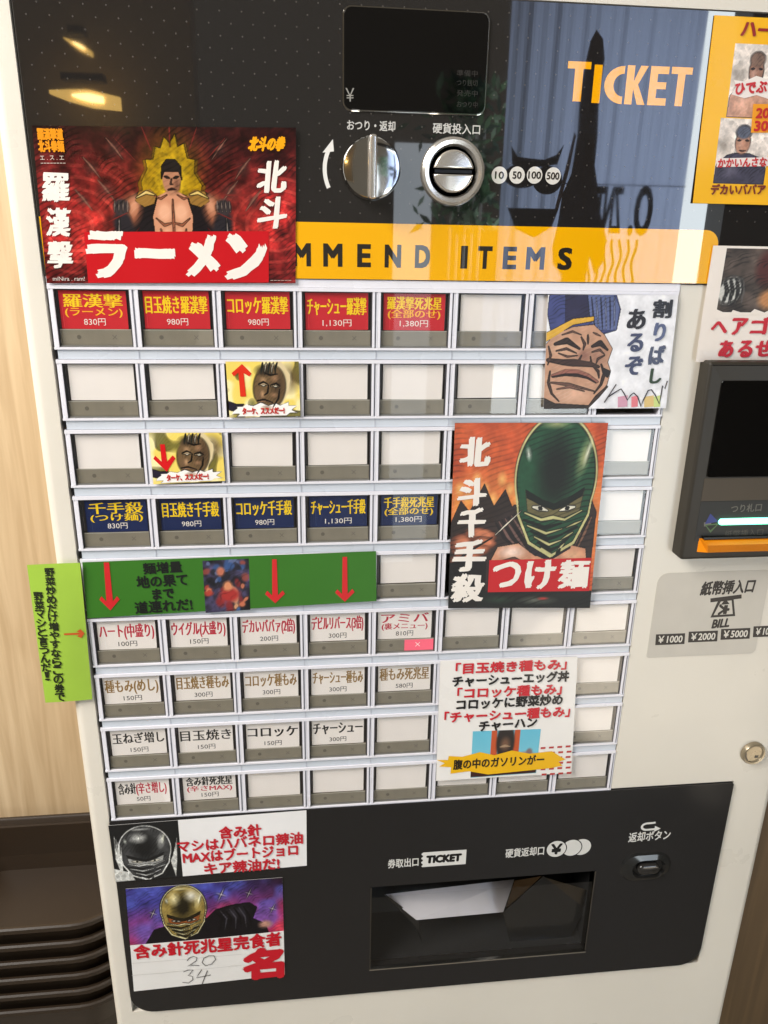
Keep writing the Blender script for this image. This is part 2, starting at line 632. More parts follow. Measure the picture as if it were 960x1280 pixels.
# ------------------------------------------------------------------ the button grid
FR = (232, 230, 236)
BAR = (202, 208, 216)
m = MB()
m.box(-.6, 401, 0, UP0 - .3, .4, 8, FR)
for r in range(9):
    zt = -PITCH * r
    zl = zt - PITCH
    m.box(-.6, 400.6, zt - 2.4, zt - .1, 0, 8, FR)                  # lintel
    m.box(-.6, 400.6, zt - 38.8, zt - 37.4, .1, 8, FR)              # lip
    m.box(.9, 400.3, zl + .15, zt - 39.0, 1.2, 8, BAR)               # bar between the rows
    m.box(-.6, .5, zl + .6, zt - 39.4, .9, 8, (24, 24, 26))
    for c in range(9):
        x = 50 * c
        if c > 0:
            m.box(x - 2.6, x - 1.1, zt - 37.3, zt - 2.5, .2, 8, FR)
            m.box(x - 1.0, x - .2, zt - 37.3, zt - 2.5, 1.8, 8, (176, 176, 184))
        else:
            m.box(x - .6, x + .2, zt - 37.3, zt - 2.5, 1.4, 8, FR)
        if c < 8:
            m.box(x + .9, x + 2.6, zt - 37.3, zt - 2.5, .2, 8, FR)
        m.box(x - .1, x + .8, zt - 37.3, zt - 2.5, .8, 8, (222, 222, 228))
        if 0 < c < 8:
            m.box(x - .3, x + .3, zl + .3, zt - 39.1, .9, 1.25, (186, 190, 200))
m.build('button_grid', M['grid_plastic'], machine)

RED, NAVY, CWHITE = (206, 30, 42), (22, 38, 84), (246, 238, 232)
YT, PT = (255, 214, 20), (245, 236, 226)
CR, GOLD, INK = (196, 34, 62), (150, 116, 62), (30, 27, 26)
CELLS = {
    (0, 0): (RED, [('羅漢撃', YT), ('(ラーメン)', (255, 190, 30))], '830円', PT),
    (0, 1): (RED, [('目玉焼き羅漢撃', YT)], '980円', PT),
    (0, 2): (RED, [('コロッケ羅漢撃', YT)], '980円', PT),
    (0, 3): (RED, [('チャーシュー羅漢撃', YT)], '1,130円', PT),
    (0, 4): (RED, [('羅漢撃死兆星', YT), ('(全部のせ)', (255, 190, 30))], '1,380円', PT),
    (3, 0): (NAVY, [('千手殺', YT), ('(つけ麺)', YT)], '830円', PT),
    (3, 1): (NAVY, [('目玉焼き千手殺', YT)], '980円', PT),
    (3, 2): (NAVY, [('コロッケ千手殺', YT)], '980円', PT),
    (3, 3): (NAVY, [('チャーシュー千手殺', YT)], '1,130円', PT),
    (3, 4): (NAVY, [('千手殺死兆星', YT), ('(全部のせ)', YT)], '1,380円', PT),
    (5, 0): (CWHITE, [('ハート(中盛り)', CR)], '100円', INK),
    (5, 1): (CWHITE, [('ウイグル(大盛り)', CR)], '150円', INK),
    (5, 2): (CWHITE, [('デカいババァ(2倍)', CR)], '200円', INK),
    (5, 3): (CWHITE, [('デビルリバース(3倍)', CR)], '300円', INK),
    (5, 4): (CWHITE, [('アミバ', CR), ('(裏メニュー)', CR)], '810円', INK),
    (6, 0): (CWHITE, [('種もみ(めし)', GOLD)], '150円', INK),
    (6, 1): (CWHITE, [('目玉焼き種もみ', GOLD)], '300円', INK),
    (6, 2): (CWHITE, [('コロッケ種もみ', GOLD)], '300円', INK),
    (6, 3): (CWHITE, [('チャーシュー種もみ', GOLD)], '300円', INK),
    (6, 4): (CWHITE, [('種もみ死兆星', GOLD)], '580円', INK),
    (7, 0): (CWHITE, [('玉ねぎ増し', INK)], '150円', INK),
    (7, 1): (CWHITE, [('目玉焼き', INK)], '150円', INK),
    (7, 2): (CWHITE, [('コロッケ', INK)], '150円', INK),
    (7, 3): (CWHITE, [('チャーシュー', INK)], '300円', INK),
    (8, 0): (CWHITE, [('含み針', INK), ('(辛さ増し)', CR)], '50円', INK),
    (8, 1): (CWHITE, [('含み針死兆星', INK), ('(辛さMAX)', CR)], '150円', INK),
}
NAMES = {RED: 'red', NAVY: 'navy', CWHITE: 'white'}


def cross(mb, x, z, s, y, col):
    for a in (1, -1):
        mb.stroke([(x - s, z - a * s), (x, z), (x + s, z + a * s)], .42, y - .01 * (a > 0), col)


def button_mesh():
    b = MB()
    dk, gr = (58, 56, 58), (138, 131, 116)
    b.box(2.65, 47.35, -37.3, -2.5, 4.2, 8, (84, 78, 78))                        # back plate
    b.box(2.65, 3.35, -37.2, -2.6, 1.2, 4.15, dk)
    b.box(46.65, 47.35, -37.2, -2.6, 1.2, 4.15, dk)
    b.box(3.4, 46.6, -3.1, -2.6, 1.0, 4.15, (66, 62, 66))
    b.box(3.4, 46.6, -37.2, -36.4, 1.3, 4.15, (120, 118, 112))
    b.box(3.5, 46.5, -36.3, -26.6, 2.3, 4.15, gr)                                    # clear foot below the card
    b.box(3.5, 46.5, -27.1, -26.65, 2.2, 2.32, (182, 178, 166))
    b.disc(14.5, -31.4, 1.35, 1.35, 2.25, (106, 100, 90), 14)
    cross(b, 36, -31.4, 1.3, 2.24, (112, 106, 96))
    return b


def card_mesh(spec):
    b = MB()
    bgc, lines, price, pc = spec
    b.box(5.0, 45.0, -26.3, -3.3, 2.7, 3.3, bgc)
    y = 2.66
    if lines:
        if len(lines) == 2 and lines[0][0] == '含み針':
            b.text('含み針', 13.6, -12.0, 13.0, 10.5, y, lines[0][1], 'mincho', b=.022)
            b.text(lines[1][0], 31.6, -12.0, 22.4, 10.5, y, lines[1][1], 'mincho', b=.022)
        elif len(lines) == 2:
            b.text(lines[0][0], 25, -9.2, 35.0, 8.2, y, lines[0][1], 'mincho', b=.035)
            b.text(lines[1][0], 25, -15.8, 34.0, 5.4, y, lines[1][1], 'mincho', b=.035)
        else:
            n = len(lines[0][0])
            dense = any(0x4e00 <= ord(q) < 0xa000 for q in lines[0][0])
            b.text(lines[0][0], 25, -11.6, min(37.5, 9.6 * n), 11.0 if n > 5 else 9.6, y, lines[0][1], 'mincho', b=.024 if dense else .035)
        b.text(price, 25, -21.8, 2.75 * len(price) + 2.0, 4.7, y, pc, 'gothic')
        gl = RNG.uniform(6.0, 9.5)
        b.stroke([(gl, -12), (gl + .3, -25.4)], .18, y, tuple(min(255, v + 40) for v in bgc))
    return b


def cover_mesh():
    b = MB()
    b.box(3.45, 46.55, -36.3, -3.2, 1.3, 1.7)
    return b


HIDDEN = {(1, 2), (2, 1), (4, 0), (4, 1), (4, 2), (4, 3), (2, 5), (2, 6), (3, 5), (3, 6), (4, 5), (4, 6), (6, 5), (6, 6), (7, 5), (7, 6), (0, 7), (1, 7)}
tb = button_mesh().build('menu_button', M['button'])
tcard = card_mesh((CWHITE, [], '', INK)).build('label_card', M['card'])
tcov = cover_mesh().build('clear_cover', M['clear'])
for r in range(9):
    for c in range(8):
        if (r, c) in HIDDEN:
            continue
        loc = Vector((50 * c, 0, -PITCH * r)) * .001
        first = (r, c) == (0, 0)
        b = tb if first else tb.copy()
        if not first:
            COL.objects.link(b)
        b.parent = machine
        b.location = loc - machine.location
        spec = CELLS.get((r, c))
        if spec:
            k = card_mesh(spec).build('label_card', M['card'])
            b['label'] = '%s menu card reading %s %s' % (NAMES[spec[0]], ''.join(l[0] for l in spec[1]), spec[2])
        else:
            k = tcard.copy()
            COL.objects.link(k)
        k.parent = b
        g = tcov if first else tcov.copy()
        if not first:
            COL.objects.link(g)
        g.parent = b
        g.rotation_euler = (RNG.normal(0, .006), RNG.normal(0, .002), RNG.normal(0, .008))
        k.location = Vector((RNG.normal(0, .35), 0, RNG.normal(0, .22))) * .001
        k.rotation_euler = (0, RNG.normal(0, .006), 0)
        if (r, c) == (5, 4):
            q = MB()
            q.box(24.5, 46.4, -36.2, -27.2, 2.05, 2.2, (255, 110, 140))
            q.build('sold_out_lamp', M['led_red']).parent = b
            q = MB()
            cross(q, 34.5, -31.2, 1.7, 2.0, (255, 235, 230))
            q.build('cross_mark', M['card']).parent = b
bpy.data.objects.remove(tcard)

# ------------------------------------------------------------------ lower black panel
LY = -.8
tx0, tx1 = 202.3, 396.0
tz0, tz1 = -573.5, -482.0
m = MB()
LB = (33, 32, 32)
# the panel is one sheet with an opening: an outer and an inner outline bridged by faces
outer = rrect(LPX0, LPX1, LP0 - 9, LP1, (20, 20, 2, 2), 8)
m.prism(rrect(LPX0, tx0, LP0 - 9, LP1, (20, 0, 0, 2), 8), LY, 8, 0, LB)
m.prism(rrect(tx1, LPX1, LP0 - 9, LP1, (0, 20, 2, 0), 8), LY, 8, 0, LB)
m.box(tx0, tx1, tz1, LP1, LY, 8, LB)
m.box(tx0, tx1, LP0 - 9, tz0, LY, 8, LB)
PW = (214, 212, 206)
m.tpx('券取出口', 485, 1080, 523, 1077, 11, LY - .05, PW, 'bold', b=.02)
x, z = at(555, 1072)
p0 = [at(527, 1064), at(583, 1060), at(583, 1080), at(527, 1085)]
xa, xb = p0[0][0], p0[1][0]
za, zb = z - 7.6, z + 7.6
tk = [(xa + 1, za), (xb, za), (xb, zb), (xa + 1, zb)]
for i in range(7):
    zz = zb - (i + .5) * (zb - za) / 7
    tk += [(xa, zz + .9), (xa + 1.2, zz)] if i % 2 else [(xa + 1.2, zz + .8), (xa, zz)]
m.poly(tk, LY - .05, (222, 220, 214))
m.text('TICKET', (xa + xb) / 2, z, (xb - xa) * .76, 7.0, LY - .09, (30, 29, 29), 'bold', em=False, b=.10, shear=.05)
m.tpx('硬貨返却口', 632, 1067, 680, 1063, 11, LY - .05, PW, 'bold', b=.02)
cx, cz = at(695, 1060)
for i, dx in enumerate((22.0, 13.5, 0)):
    m.disc(cx + dx, cz, 9.2, 9.2, LY - .05 - .1 * i, (33, 32, 32), 36)
    m.disc(cx + dx, cz, 8.4, 8.4, LY - .09 - .1 * i, (216, 214, 208), 36)
m.text('￥', cx, cz, 9.0, 10.0, LY - .34, (30, 29, 29), 'bold', em=False, b=.06)
m.tpx('返却ボタン', 786, 1047, 838, 1043, 12, LY - .05, PW, 'bold', b=.02)
rx, rz = at(814, 1032)
pts = [(rx - 4 + 4.6 * math.cos(math.radians(a)), rz + 3.4 * math.sin(math.radians(a))) for a in range(80, 290, 15)]
m.stroke([(rx + 3, rz + 3.6)] + pts + [(rx + 3, rz - 3.2)], 2.0, LY - .05, (222, 220, 214))
m.poly([(rx + 3, rz - 6.0), (rx + 8.5, rz - 3.0), (rx + 3, rz + .2)], LY - .07, (222, 220, 214))
m.build('lower_panel', M['black_panel'], machine)

# ticket tray: a recess with a steel chute plate, a wedge between tickets and coins, a clear flap
m = MB()
TD = 46
dkc = (40, 40, 40)
for a in [[(tx0, 0, tz0), (tx0, TD, tz0), (tx0, TD, tz1), (tx0, 0, tz1)],
          [(tx1, 0, tz1), (tx1, TD, tz1), (tx1, TD, tz0), (tx1, 0, tz0)],
          [(tx0, TD, tz0), (tx1, TD, tz0), (tx1, TD, tz1), (tx0, TD, tz1)],
          [(tx0, 0, tz1), (tx0, TD, tz1), (tx1, TD, tz1), (tx1, 0, tz1)],
          [(tx0, 8, tz0 + .2), (tx1, 8, tz0 + .2), (tx1, TD, tz0 + 14), (tx0, TD, tz0 + 14)]]:
    m.add(a, [(0, 1, 2, 3)], dkc)
tray = m.build('ticket_tray', M['black_panel'], machine)
m = MB()


def at3(px, py, y):
    a = at(px, py, y)
    return (a[0], y, a[1])


def slab(mb, P4, t, col):
    """a sheet of thickness t behind four corner points"""
    P4 = [np.array(p, float) for p in P4]
    n = np.cross(P4[1] - P4[0], P4[3] - P4[0])
    n /= np.linalg.norm(n)
    if n[1] < 0:
        n = -n
    v = P4 + [p + n * t for p in P4]
    mb.add(v, [(3, 2, 1, 0), (4, 5, 6, 7), (0, 1, 5, 4), (1, 2, 6, 5), (2, 3, 7, 6), (3, 0, 4, 7)], col)


slab(m, [at3(481, 1118, 20), at3(643, 1099, 42), at3(629, 1140, 24), at3(521, 1150, 6)], 1.0, (246, 242, 248))
m.build('chute_plate', M['chute'], tray)
m = MB()
slab(m, [at3(481, 1118, 12), at3(523, 1149, 13), at3(528, 1180, 16), at3(519, 1158, 13)], .8, (20, 20, 20))
ap = at3(679, 1095, 9)
bl = at3(629, 1141, 13)
br_ = at3(733, 1134, 12)
b1 = at3(640, 1190, 14)
b2 = at3(705, 1186, 14)
m.add([ap, bl, br_, b1, b2], [(1, 3, 0), (0, 3, 4), (0, 4, 2)], (24, 24, 24))
m.build('divider', M['black_panel'], tray)
m = MB()
m.add([at3(643, 1101, 9), at3(677, 1095, 9), at3(631, 1139, 14)], [(2, 1, 0)], (104, 84, 60))
m.add([at3(682, 1097, 8.6), at3(733, 1112, 8), at3(729, 1134, 11)], [(2, 1, 0)], (104, 96, 84))
m.build('side_plate', M['brushed'], tray)
m = MB()
m.box(tx0 + .3, tx1 - .3, tz0 + .3, tz1 - 12, -.2, .5)
m.build('clear_flap', M['clear'], tray)
m = MB()
m.box(tx0 - .9, tx1 + .9, tz0 - .3, tz0 + .9, LY - 1.2, 1, (222, 220, 214))
m.box(tx0 - .9, tx0 + .1, tz0 + .95, tz1, LY - .5, 1, (120, 118, 114))
m.box(tx1 - .1, tx1 + .9, tz0 + .95, tz1, LY - .5, 1, (130, 126, 120))
m.build('opening_rim', M['brushed'], tray)

# return button in its oval dish
bxx, bzz = at(806, 1082)
m = MB()


def stadium(cx, cz, w, h, seg=12):
    r = h / 2
    return rrect(cx - w / 2, cx + w / 2, cz - h / 2, cz + h / 2, r, seg)


def ringed(mb, o1, o2, y1, y2, col):
    n = len(o1)
    v = [(a, y1, b) for a, b in o1] + [(a, y2, b) for a, b in o2]
    mb.add(v, [(i, (i + 1) % n, n + (i + 1) % n, n + i) for i in range(n)], col)


ringed(m, stadium(bxx, bzz, 46, 30), stadium(bxx, bzz, 43, 27), LY - .02, LY - 1.6, (30, 30, 30))
ringed(m, stadium(bxx, bzz, 43, 27), stadium(bxx + 2, bzz, 30, 19), LY - 1.6, LY - 3.4, (34, 34, 33))
ringed(m, stadium(bxx + 2, bzz, 30, 19), stadium(bxx + 2, bzz, 26, 15), LY - 3.4, LY - .9, (22, 22, 22))
m.poly(stadium(bxx + 2, bzz, 26, 15), LY - .9, (16, 16, 16))
rb = m.build('return_button', M['black_panel'], machine, smooth=50)
m = MB()
m.prism(stadium(bxx + 2, bzz - .5, 20, 10.5), LY - 4.6, LY - .95, 2.0, (44, 42, 40))
m.build('push_cap', M['black_panel'], rb, smooth=50)

# bill acceptor
m = MB()
ax0 = at(886, 452, -10)[0]
az1 = at(920, 452, -10)[1]
az0 = at(852, 699, -10)[1]
AX1 = ax0 + 118
m.prism(rrect(ax0, AX1, az0, az1, (3, 3, 2, 2)), -12, 2, 2.5, (50, 46, 39))
acc = m.build('bill_acceptor', M['bezel'], machine, smooth=35)
m = MB()
s0 = at(882, 597, -12.6)
s1 = at(896, 476, -12.6)
m.prism(rrect(ax0 + 10, AX1 - 10, s0[1], s1[1], 1.5), -12.8, -11.9, .3, (13, 12, 11))
m.build('screen', M['screen'], acc)
m = MB()
m.prism(rrect(ax0 + 9, AX1 - 9, at(890, 626, -12)[1], s0[1] - .8, .6), -12.25, -11.9, 0, (74, 64, 50))
m.prism(rrect(ax0 + 9, AX1 - 9, at(880, 676, -12)[1], at(890, 627, -12)[1], .6), -12.2, -11.9, 0, (44, 43, 40))
m.tpx('つり札口', 914, 636, 952, 634, 10, -12.3, (104, 100, 92), 'bold', b=.02)
m.tpx('紙幣挿入口', 906, 668, 954, 665, 9, -12.3, (88, 84, 76), 'gothic')
m.ppx([(880, 653), (889, 653), (889, 658), (880, 658)], -12.3, (120, 116, 110))
m.ppx([(881, 655), (888, 642), (898, 652)], -12.35, (62, 70, 132))
m.ppx([(881, 656), (899, 654), (888, 666)], -12.35, (86, 112, 74))
m.ppx([(883, 657), (896, 656), (888, 663)], -12.4, (40, 44, 38))
m.build('fascia', M['bezel'], acc)
m = MB()
lx0, lz = at(901, 653, -14)
m.prism(stadium(lx0 + 45, lz - .1, 92, 4.8), -14, -12.3, 1.2, (150, 255, 210))
m.build('guide_light', M['led_green'], acc, smooth=40)
m = MB()
ox, oz1 = at(878, 676, -17)
oz0 = at(878, 693, -17)[1]
ol = ox + 92
v = [(ox, -12, oz1), (ol, -12, oz1), (ol, -12, oz0), (ox, -12, oz0), (ox + 3, -20, oz1 - 2.5), (ol - 3, -20, oz1 - 2.5), (ol - 5, -17.5, oz0 + 1.5), (ox + 5, -17.5, oz0 + 1.5)]
m.add(v, [(0, 4, 5, 1), (4, 7, 6, 5), (7, 3, 2, 6), (0, 3, 7, 4), (1, 5, 6, 2)], (240, 140, 14))
m.build('bill_lip', M['dark_plastic'], acc)
m = MB()
m.box(ox + 2, ol - 2, oz1 + .1, oz1 + 1.6, -15, -12.1, (10, 10, 10))
m.build('bill_slot', M['dark_plastic'], acc)

# bill label sheet printed on a grey film
m = MB()
q0, q1 = at(823, 718, .8), at(816, 822, .8)
m.prism(rrect(q0[0], 505, q1[1], q0[1] + 1, (2, 4, 4, 8)), .75, .98, 0, (204, 197, 184))
IK = (54, 46, 38)
m.tpx('紙幣挿入口', 877, 736, 943, 732, 17, .7, IK, 'bold', b=.035, shear=.12)
m.ppx([(888, 748), (927, 743), (927, 748), (888, 753)], .7, IK)
m.ppx([(898, 750), (917, 748), (919, 770), (888, 772)], .66, IK)
m.ppx([(901, 752), (914.5, 750.5), (916, 767.5), (892, 769)], .62, (204, 197, 184))
m.ppx([(901, 756), (907, 748.5), (912, 755)], .58, IK)
x, z = at(905, 762, .6)
m.text('￥', x, z, 9, 8, .56, IK, 'bold', em=False, b=.06, ang=math.radians(90))
m.tpx('BILL', 891, 780, 912, 778, 10, .7, IK, 'bold', em=False, b=.06, shear=.15)
for s, px in (('￥1000', 838), ('￥2000', 879), ('￥5000', 919.5), ('￥10000', 960)):
    y = 799 - (px - 838) * .082
    m.ppx([(px - 18, y - 6), (px + 18.5, y - 7.5), (px + 17.5, y + 6), (px - 19, y + 7.5)], .7, IK)
    m.tpx(s, px - 15, y + .4, px + 15, y - .6, 8.5, .64, (224, 218, 206), 'bold', em=False, b=.03)
m.build('bill_label', M['matte_print'], machine)

# key lock
m = MB()
lx, lz = at(941, 941)
m.lathe(lx, lz, [(0, -1.2), (7.6, -1.2), (8.0, -2.6), (9.4, -2.8), (10.2, -1.4), (10.3, 1)], 48, (150, 138, 116))
lock = m.build('key_lock', M['lock'], machine, smooth=40)
m = MB()
m.box(lx + 1.6, lx + 4.6, lz - 4.2, lz - 2.0, -1.5, -1.15, (18, 15, 12))
m.stroke([(lx - 7.0, lz + 1.5), (lx - 6.2, lz - 3.2), (lx - 4.4, lz - 6.2)], 1.2, -1.3, (60, 48, 36))
m.build('keyhole', M['dark_plastic'], lock)

# ------------------------------------------------------------------ picture painting


def canvas(w, h, col):
    a = np.empty((h, w, 3))
    a[:] = col
    return a


def uv(a):
    h, w = a.shape[:2]
    return np.meshgrid(np.linspace(0, 1, w), np.linspace(0, 1, h))


def mixin(a, k, col):
    k = np.clip(k, 0, 1)[..., None]
    a[:] = a * (1 - k) + np.asarray(col, float) * k


def ell(a, cx, cy, rx, ry, col, soft=.12, ang=0, alpha=1.0):
    U, V = uv(a)
    asp = a.shape[1] / a.shape[0]
    c, s = math.cos(math.radians(ang)), math.sin(math.radians(ang))
    X, Y = (U - cx) * asp, V - cy
    d = np.sqrt(((X * c + Y * s) / (rx * asp)) ** 2 + ((-X * s + Y * c) / ry) ** 2)
    mixin(a, (1 - d) / soft * alpha if soft > 0 else (d < 1) * alpha, col) if alpha == 1 else mixin(a, np.clip((1 - d) / soft, 0, 1) * alpha, col)


def pol(a, pts, col, alpha=1.0):
    U, V = uv(a)
    ins = np.zeros(U.shape, bool)
    n = len(pts)
    for i in range(n):
        x0, y0 = pts[i]
        x1, y1 = pts[(i + 1) % n]
        c = (y0 > V) != (y1 > V)
        ins ^= c & (U < (x1 - x0) * (V - y0) / (y1 - y0 + 1e-12) + x0)
    mixin(a, ins * alpha, col)


def brush(a, pts, w, col, alpha=1.0, taper=True):
    U, V = uv(a)
    asp = a.shape[1] / a.shape[0]
    best = np.full(U.shape, 9.0)
    n = len(pts) - 1
    for i in range(n):
        x0, y0 = pts[i]
        x1, y1 = pts[i + 1]
        dx, dy = (x1 - x0) * asp, y1 - y0
        t = np.clip((((U - x0) * asp) * dx + (V - y0) * dy) / (dx * dx + dy * dy + 1e-12), 0, 1)
        d = np.hypot((U - x0) * asp - t * dx, (V - y0) - t * dy)
        ww = w * (1 - .6 * abs((i + t) / n - .45) * 2) if taper else w
        best = np.minimum(best, d / np.maximum(ww, 1e-4))
    mixin(a, (1.25 - best) / .5 * alpha, col)


def vnoise(shape, n, seed):
    r = np.random.default_rng(seed)
    h, w = shape
    g = r.random((n + 2, int(n * w / h) + 3))
    y = np.linspace(0, n, h)
    x = np.linspace(0, g.shape[1] - 2.001, w)
    yi, xi = y.astype(int), x.astype(int)
    yf, xf = (y - yi)[:, None], (x - xi)[None, :]
    yf, xf = yf * yf * (3 - 2 * yf), xf * xf * (3 - 2 * xf)
    a = g[yi][:, xi] * (1 - xf) + g[yi][:, xi + 1] * xf
    b = g[yi + 1][:, xi] * (1 - xf) + g[yi + 1][:, xi + 1] * xf
    return a * (1 - yf) + b * yf


def grain(a, n, amp, seed):
    k = (vnoise(a.shape[:2], n, seed) - .5) + .6 * (vnoise(a.shape[:2], n * 2, seed + 1) - .5) + .35 * (vnoise(a.shape[:2], n * 4, seed + 2) - .5)
    a *= (1 + amp * k)[..., None]
    np.clip(a, 0, 255, out=a)


def ink(a, edge=1.0, hatch=.35, freq=150, ang=60, seed=1):
    """pen outlines along the colour borders and hatching in the darker tones"""
    L = a @ np.array([.3, .59, .11]) / 255
    gy, gx = np.gradient(L)
    e = np.clip(np.hypot(gx, gy) * 9 - .25, 0, 1) * edge
    U, V = uv(a)
    asp = a.shape[1] / a.shape[0]
    c, s_ = math.cos(math.radians(ang)), math.sin(math.radians(ang))
    n = vnoise(a.shape[:2], 9, seed)
    w = np.sin((U * asp * c + V * s_) * freq + n * 9)
    k = np.clip((w - .35) * 2, 0, 1) * np.clip((.62 - L) * 2.4, 0, 1) * np.clip((n - .3) * 3, 0, 1) * hatch
    hl = np.clip((-w - .75) * 4, 0, 1) * np.clip((L - .28) * 2, 0, 1) * np.clip((.6 - n) * 4, 0, 1) * hatch * .7
    a *= (1 - np.clip(e * .8 + k, 0, .92))[..., None]
    a += (255 - a) * hl[..., None] * .6
    np.clip(a, 0, 255, out=a)


def masked(a, cx, cy, rx, ry, hood, lite, face):
    """a plain hooded head with a cloth over mouth and nose"""
    P_ = lambda u, v: (cx + u * rx, cy + v * ry)
    dk = tuple(v * .25 for v in hood)
    ell(a, cx, cy - .12 * ry, rx * 1.05, ry * 1.05, lite, .03)
    pol(a, [P_(-1.0, .0), P_(-.92, .55), P_(-.6, 1.05), P_(0, 1.3), P_(.6, 1.05), P_(.92, .55), P_(1.0, .0)], lite)
    ell(a, cx, cy - .11 * ry, rx * .99, ry * 1.0, hood, .04)
    pol(a, [P_(-.95, .0), P_(-.86, .52), P_(-.55, 1.0), P_(0, 1.24), P_(.55, 1.0), P_(.86, .52), P_(.95, .0)], hood)
    ell(a, cx - .02 * rx, cy - .2 * ry, rx * .62, ry * .82, dk, .7)
    ell(a, cx + .66 * rx, cy - .45 * ry, rx * .2, ry * .45, lite, .9, 14, .75)
    ell(a, cx + .74 * rx, cy - .52 * ry, rx * .08, ry * .3, (240, 240, 216), .9, 14, .8)
    ell(a, cx - .72 * rx, cy - .5 * ry, rx * .1, ry * .16, (236, 240, 226), .9, -12, .9)
    ell(a, cx - .1 * rx, cy - .98 * ry, rx * .5, ry * .1, lite, .9, 0, .7)
    band = [P_(-.74, .12), P_(-.3, .28), P_(0, .34), P_(.3, .28), P_(.74, .08), P_(.66, .46), P_(.28, .58), P_(0, .55), P_(-.28, .58), P_(-.66, .48)]
    pol(a, band, face)
    pol(a, [P_(-.74, .10), P_(-.3, .27), P_(0, .34), P_(.3, .27), P_(.74, .06), P_(.7, .2), P_(.3, .38), P_(0, .45), P_(-.3, .38), P_(-.7, .24)], dk)
    for s_ in (-1, 1):
        brush(a, [P_(s_ * .52, .40), P_(s_ * .34, .42), P_(s_ * .16, .46)], .018 * ry / .35, (232, 226, 206))
        brush(a, [P_(s_ * .36, .41), P_(s_ * .31, .43)], .016 * ry / .35, (10, 8, 8))
    for k in range(6):
        v = .66 + k * .10
        w_ = .74 - k * .10
        brush(a, [P_(-w_, v - .04), P_(-.2 + .05 * k, v + .10), P_(w_ * (.3 + .1 * k), v + .02)], .013 * ry / .35, lite if k % 2 else dk, .7)
        brush(a, [P_(w_, v - .02), P_(.35 - .04 * k, v + .10)], .011 * ry / .35, dk if k % 2 else lite, .6)
    brush(a, [P_(-.72, .5), P_(-.3, .62), P_(0, .58), P_(.3, .62), P_(.72, .46)], .014 * ry / .35, lite)


class Poster:
    """a printed sheet stuck on the machine: corner pixels TL TR BR BL, front at depth y"""

    def __init__(self, corners, y, col, bulge=.8, thick=.25, pts=None):
        self.mb = MB()
        self.y = y
        self.q = [np.array(at(px, py, y)) for px, py in corners] if pts is None else [np.array(p, float) for p in pts]
        n = 24
        q = self.q
        self.c = sum(q) / 4
        for k, yy in ((0, y), (1, y + thick)):
            img = canvas(n, n, col)
            if k == 0:
                self.mb.grid(q, yy, img)
            else:
                self.mb.grid([q[1], q[0], q[3], q[2]], yy, img)
        wx = np.linalg.norm(q[1] - q[0]) / 2
        wz = np.linalg.norm(q[3] - q[0]) / 2
        c = self.c
        lifts = RNG.uniform(0, 1.0, 4) ** 2 * min(2.4, bulge * 3)

        def warp(V):
            V = V.copy()
            a = np.clip(1 - ((V[:, 0] - c[0]) / wx) ** 2, 0, 1)
            d = np.clip(1 - ((V[:, 2] - c[1]) / wz) ** 2, 0, 1)
            V[:, 1] -= bulge * (a * .6 + d * .4) * (.5 + .5 * a * d) * 1.0
            uu = np.clip((V[:, 0] - c[0]) / wx * .5 + .5, 0, 1)
            vv = np.clip((V[:, 2] - c[1]) / wz * .5 + .5, 0, 1)
            for k, (p_, q_) in enumerate(((uu, vv), (1 - uu, vv), (uu, 1 - vv), (1 - uu, 1 - vv))):
                V[:, 1] -= lifts[k] * (p_ * q_) ** 3
            return V
        self.mb.warp = warp

    def p(self, u, v):
        q = self.q
        return (q[0] * (1 - u) + q[1] * u) * (1 - v) + (q[3] * (1 - u) + q[2] * u) * v

    def pic(self, img, u0=0, v0=0, u1=1, v1=1, lift=.05):
        self.mb.grid([self.p(u0, v0), self.p(u1, v0), self.p(u1, v1), self.p(u0, v1)], self.y - lift, img)

    def done(self, name, mt, label, cat, group=None):
        o = self.mb.build(name, mt)
        c = Vector((self.c[0], self.y, self.c[1])) * .001
        o.data.transform(Matrix.Translation(-c))
        o.location = c
        return tag(o, label, cat, group)


IVORY = (242, 234, 224)
# ---- large dark red ramen poster
P = Poster([(40, 157), (370, 160), (369.5, 354), (58.5, 354)], -.9, (60, 18, 18), .7)
a = canvas(440, 280, (74, 20, 20))
U, V = uv(a)
rr = np.hypot((U - .5) * 1.6, V - .62)
for cxx in (.13, .92):
    d = np.hypot((U - cxx) * 1.0, (V - .62) * .72)
    mixin(a, np.exp(-((d - .05) / .16) ** 2) * .85, (188, 44, 42))
    mixin(a, (np.sin(d * 120) > .55) * .35 * np.exp(-(d / .3) ** 2), (226, 92, 78))
mixin(a, np.clip(1.1 - rr * 1.6, 0, 1) * .75, (120, 44, 30))
mixin(a, np.clip(.45 - V * 1.6, 0, 1) * 1.5, (26, 16, 14))
grain(a, 12, .7, 3)
for sgn in (-1, 1):                                                   # smoky fists behind
    for k, (dx, dy, r) in enumerate(((.20, .10, .07), (.29, .22, .06), (.24, .36, .08), (.17, .48, .07), (.33, .42, .05))):
        ell(a, .5 + sgn * dx, dy + .04, r * .62, r, (66, 40, 36), .9, 0, .75)
        brush(a, [(.5 + sgn * (dx + .03), dy - .03), (.5 + sgn * dx, dy + .03), (.5 + sgn * (dx - .03), dy + .10)], .012, (128, 84, 70), .5)
fl = [(.40, .44), (.395, .34), (.42, .26), (.415, .20), (.445, .20), (.455, .12), (.475, .13), (.49, .06), (.51, .10), (.53, .04), (.54, .12), (.565, .10), (.575, .19), (.605, .20), (.60, .28), (.63, .36), (.62, .44)]
ell(a, .512, .26, .16, .30, (120, 92, 20), .9, 0, .8)
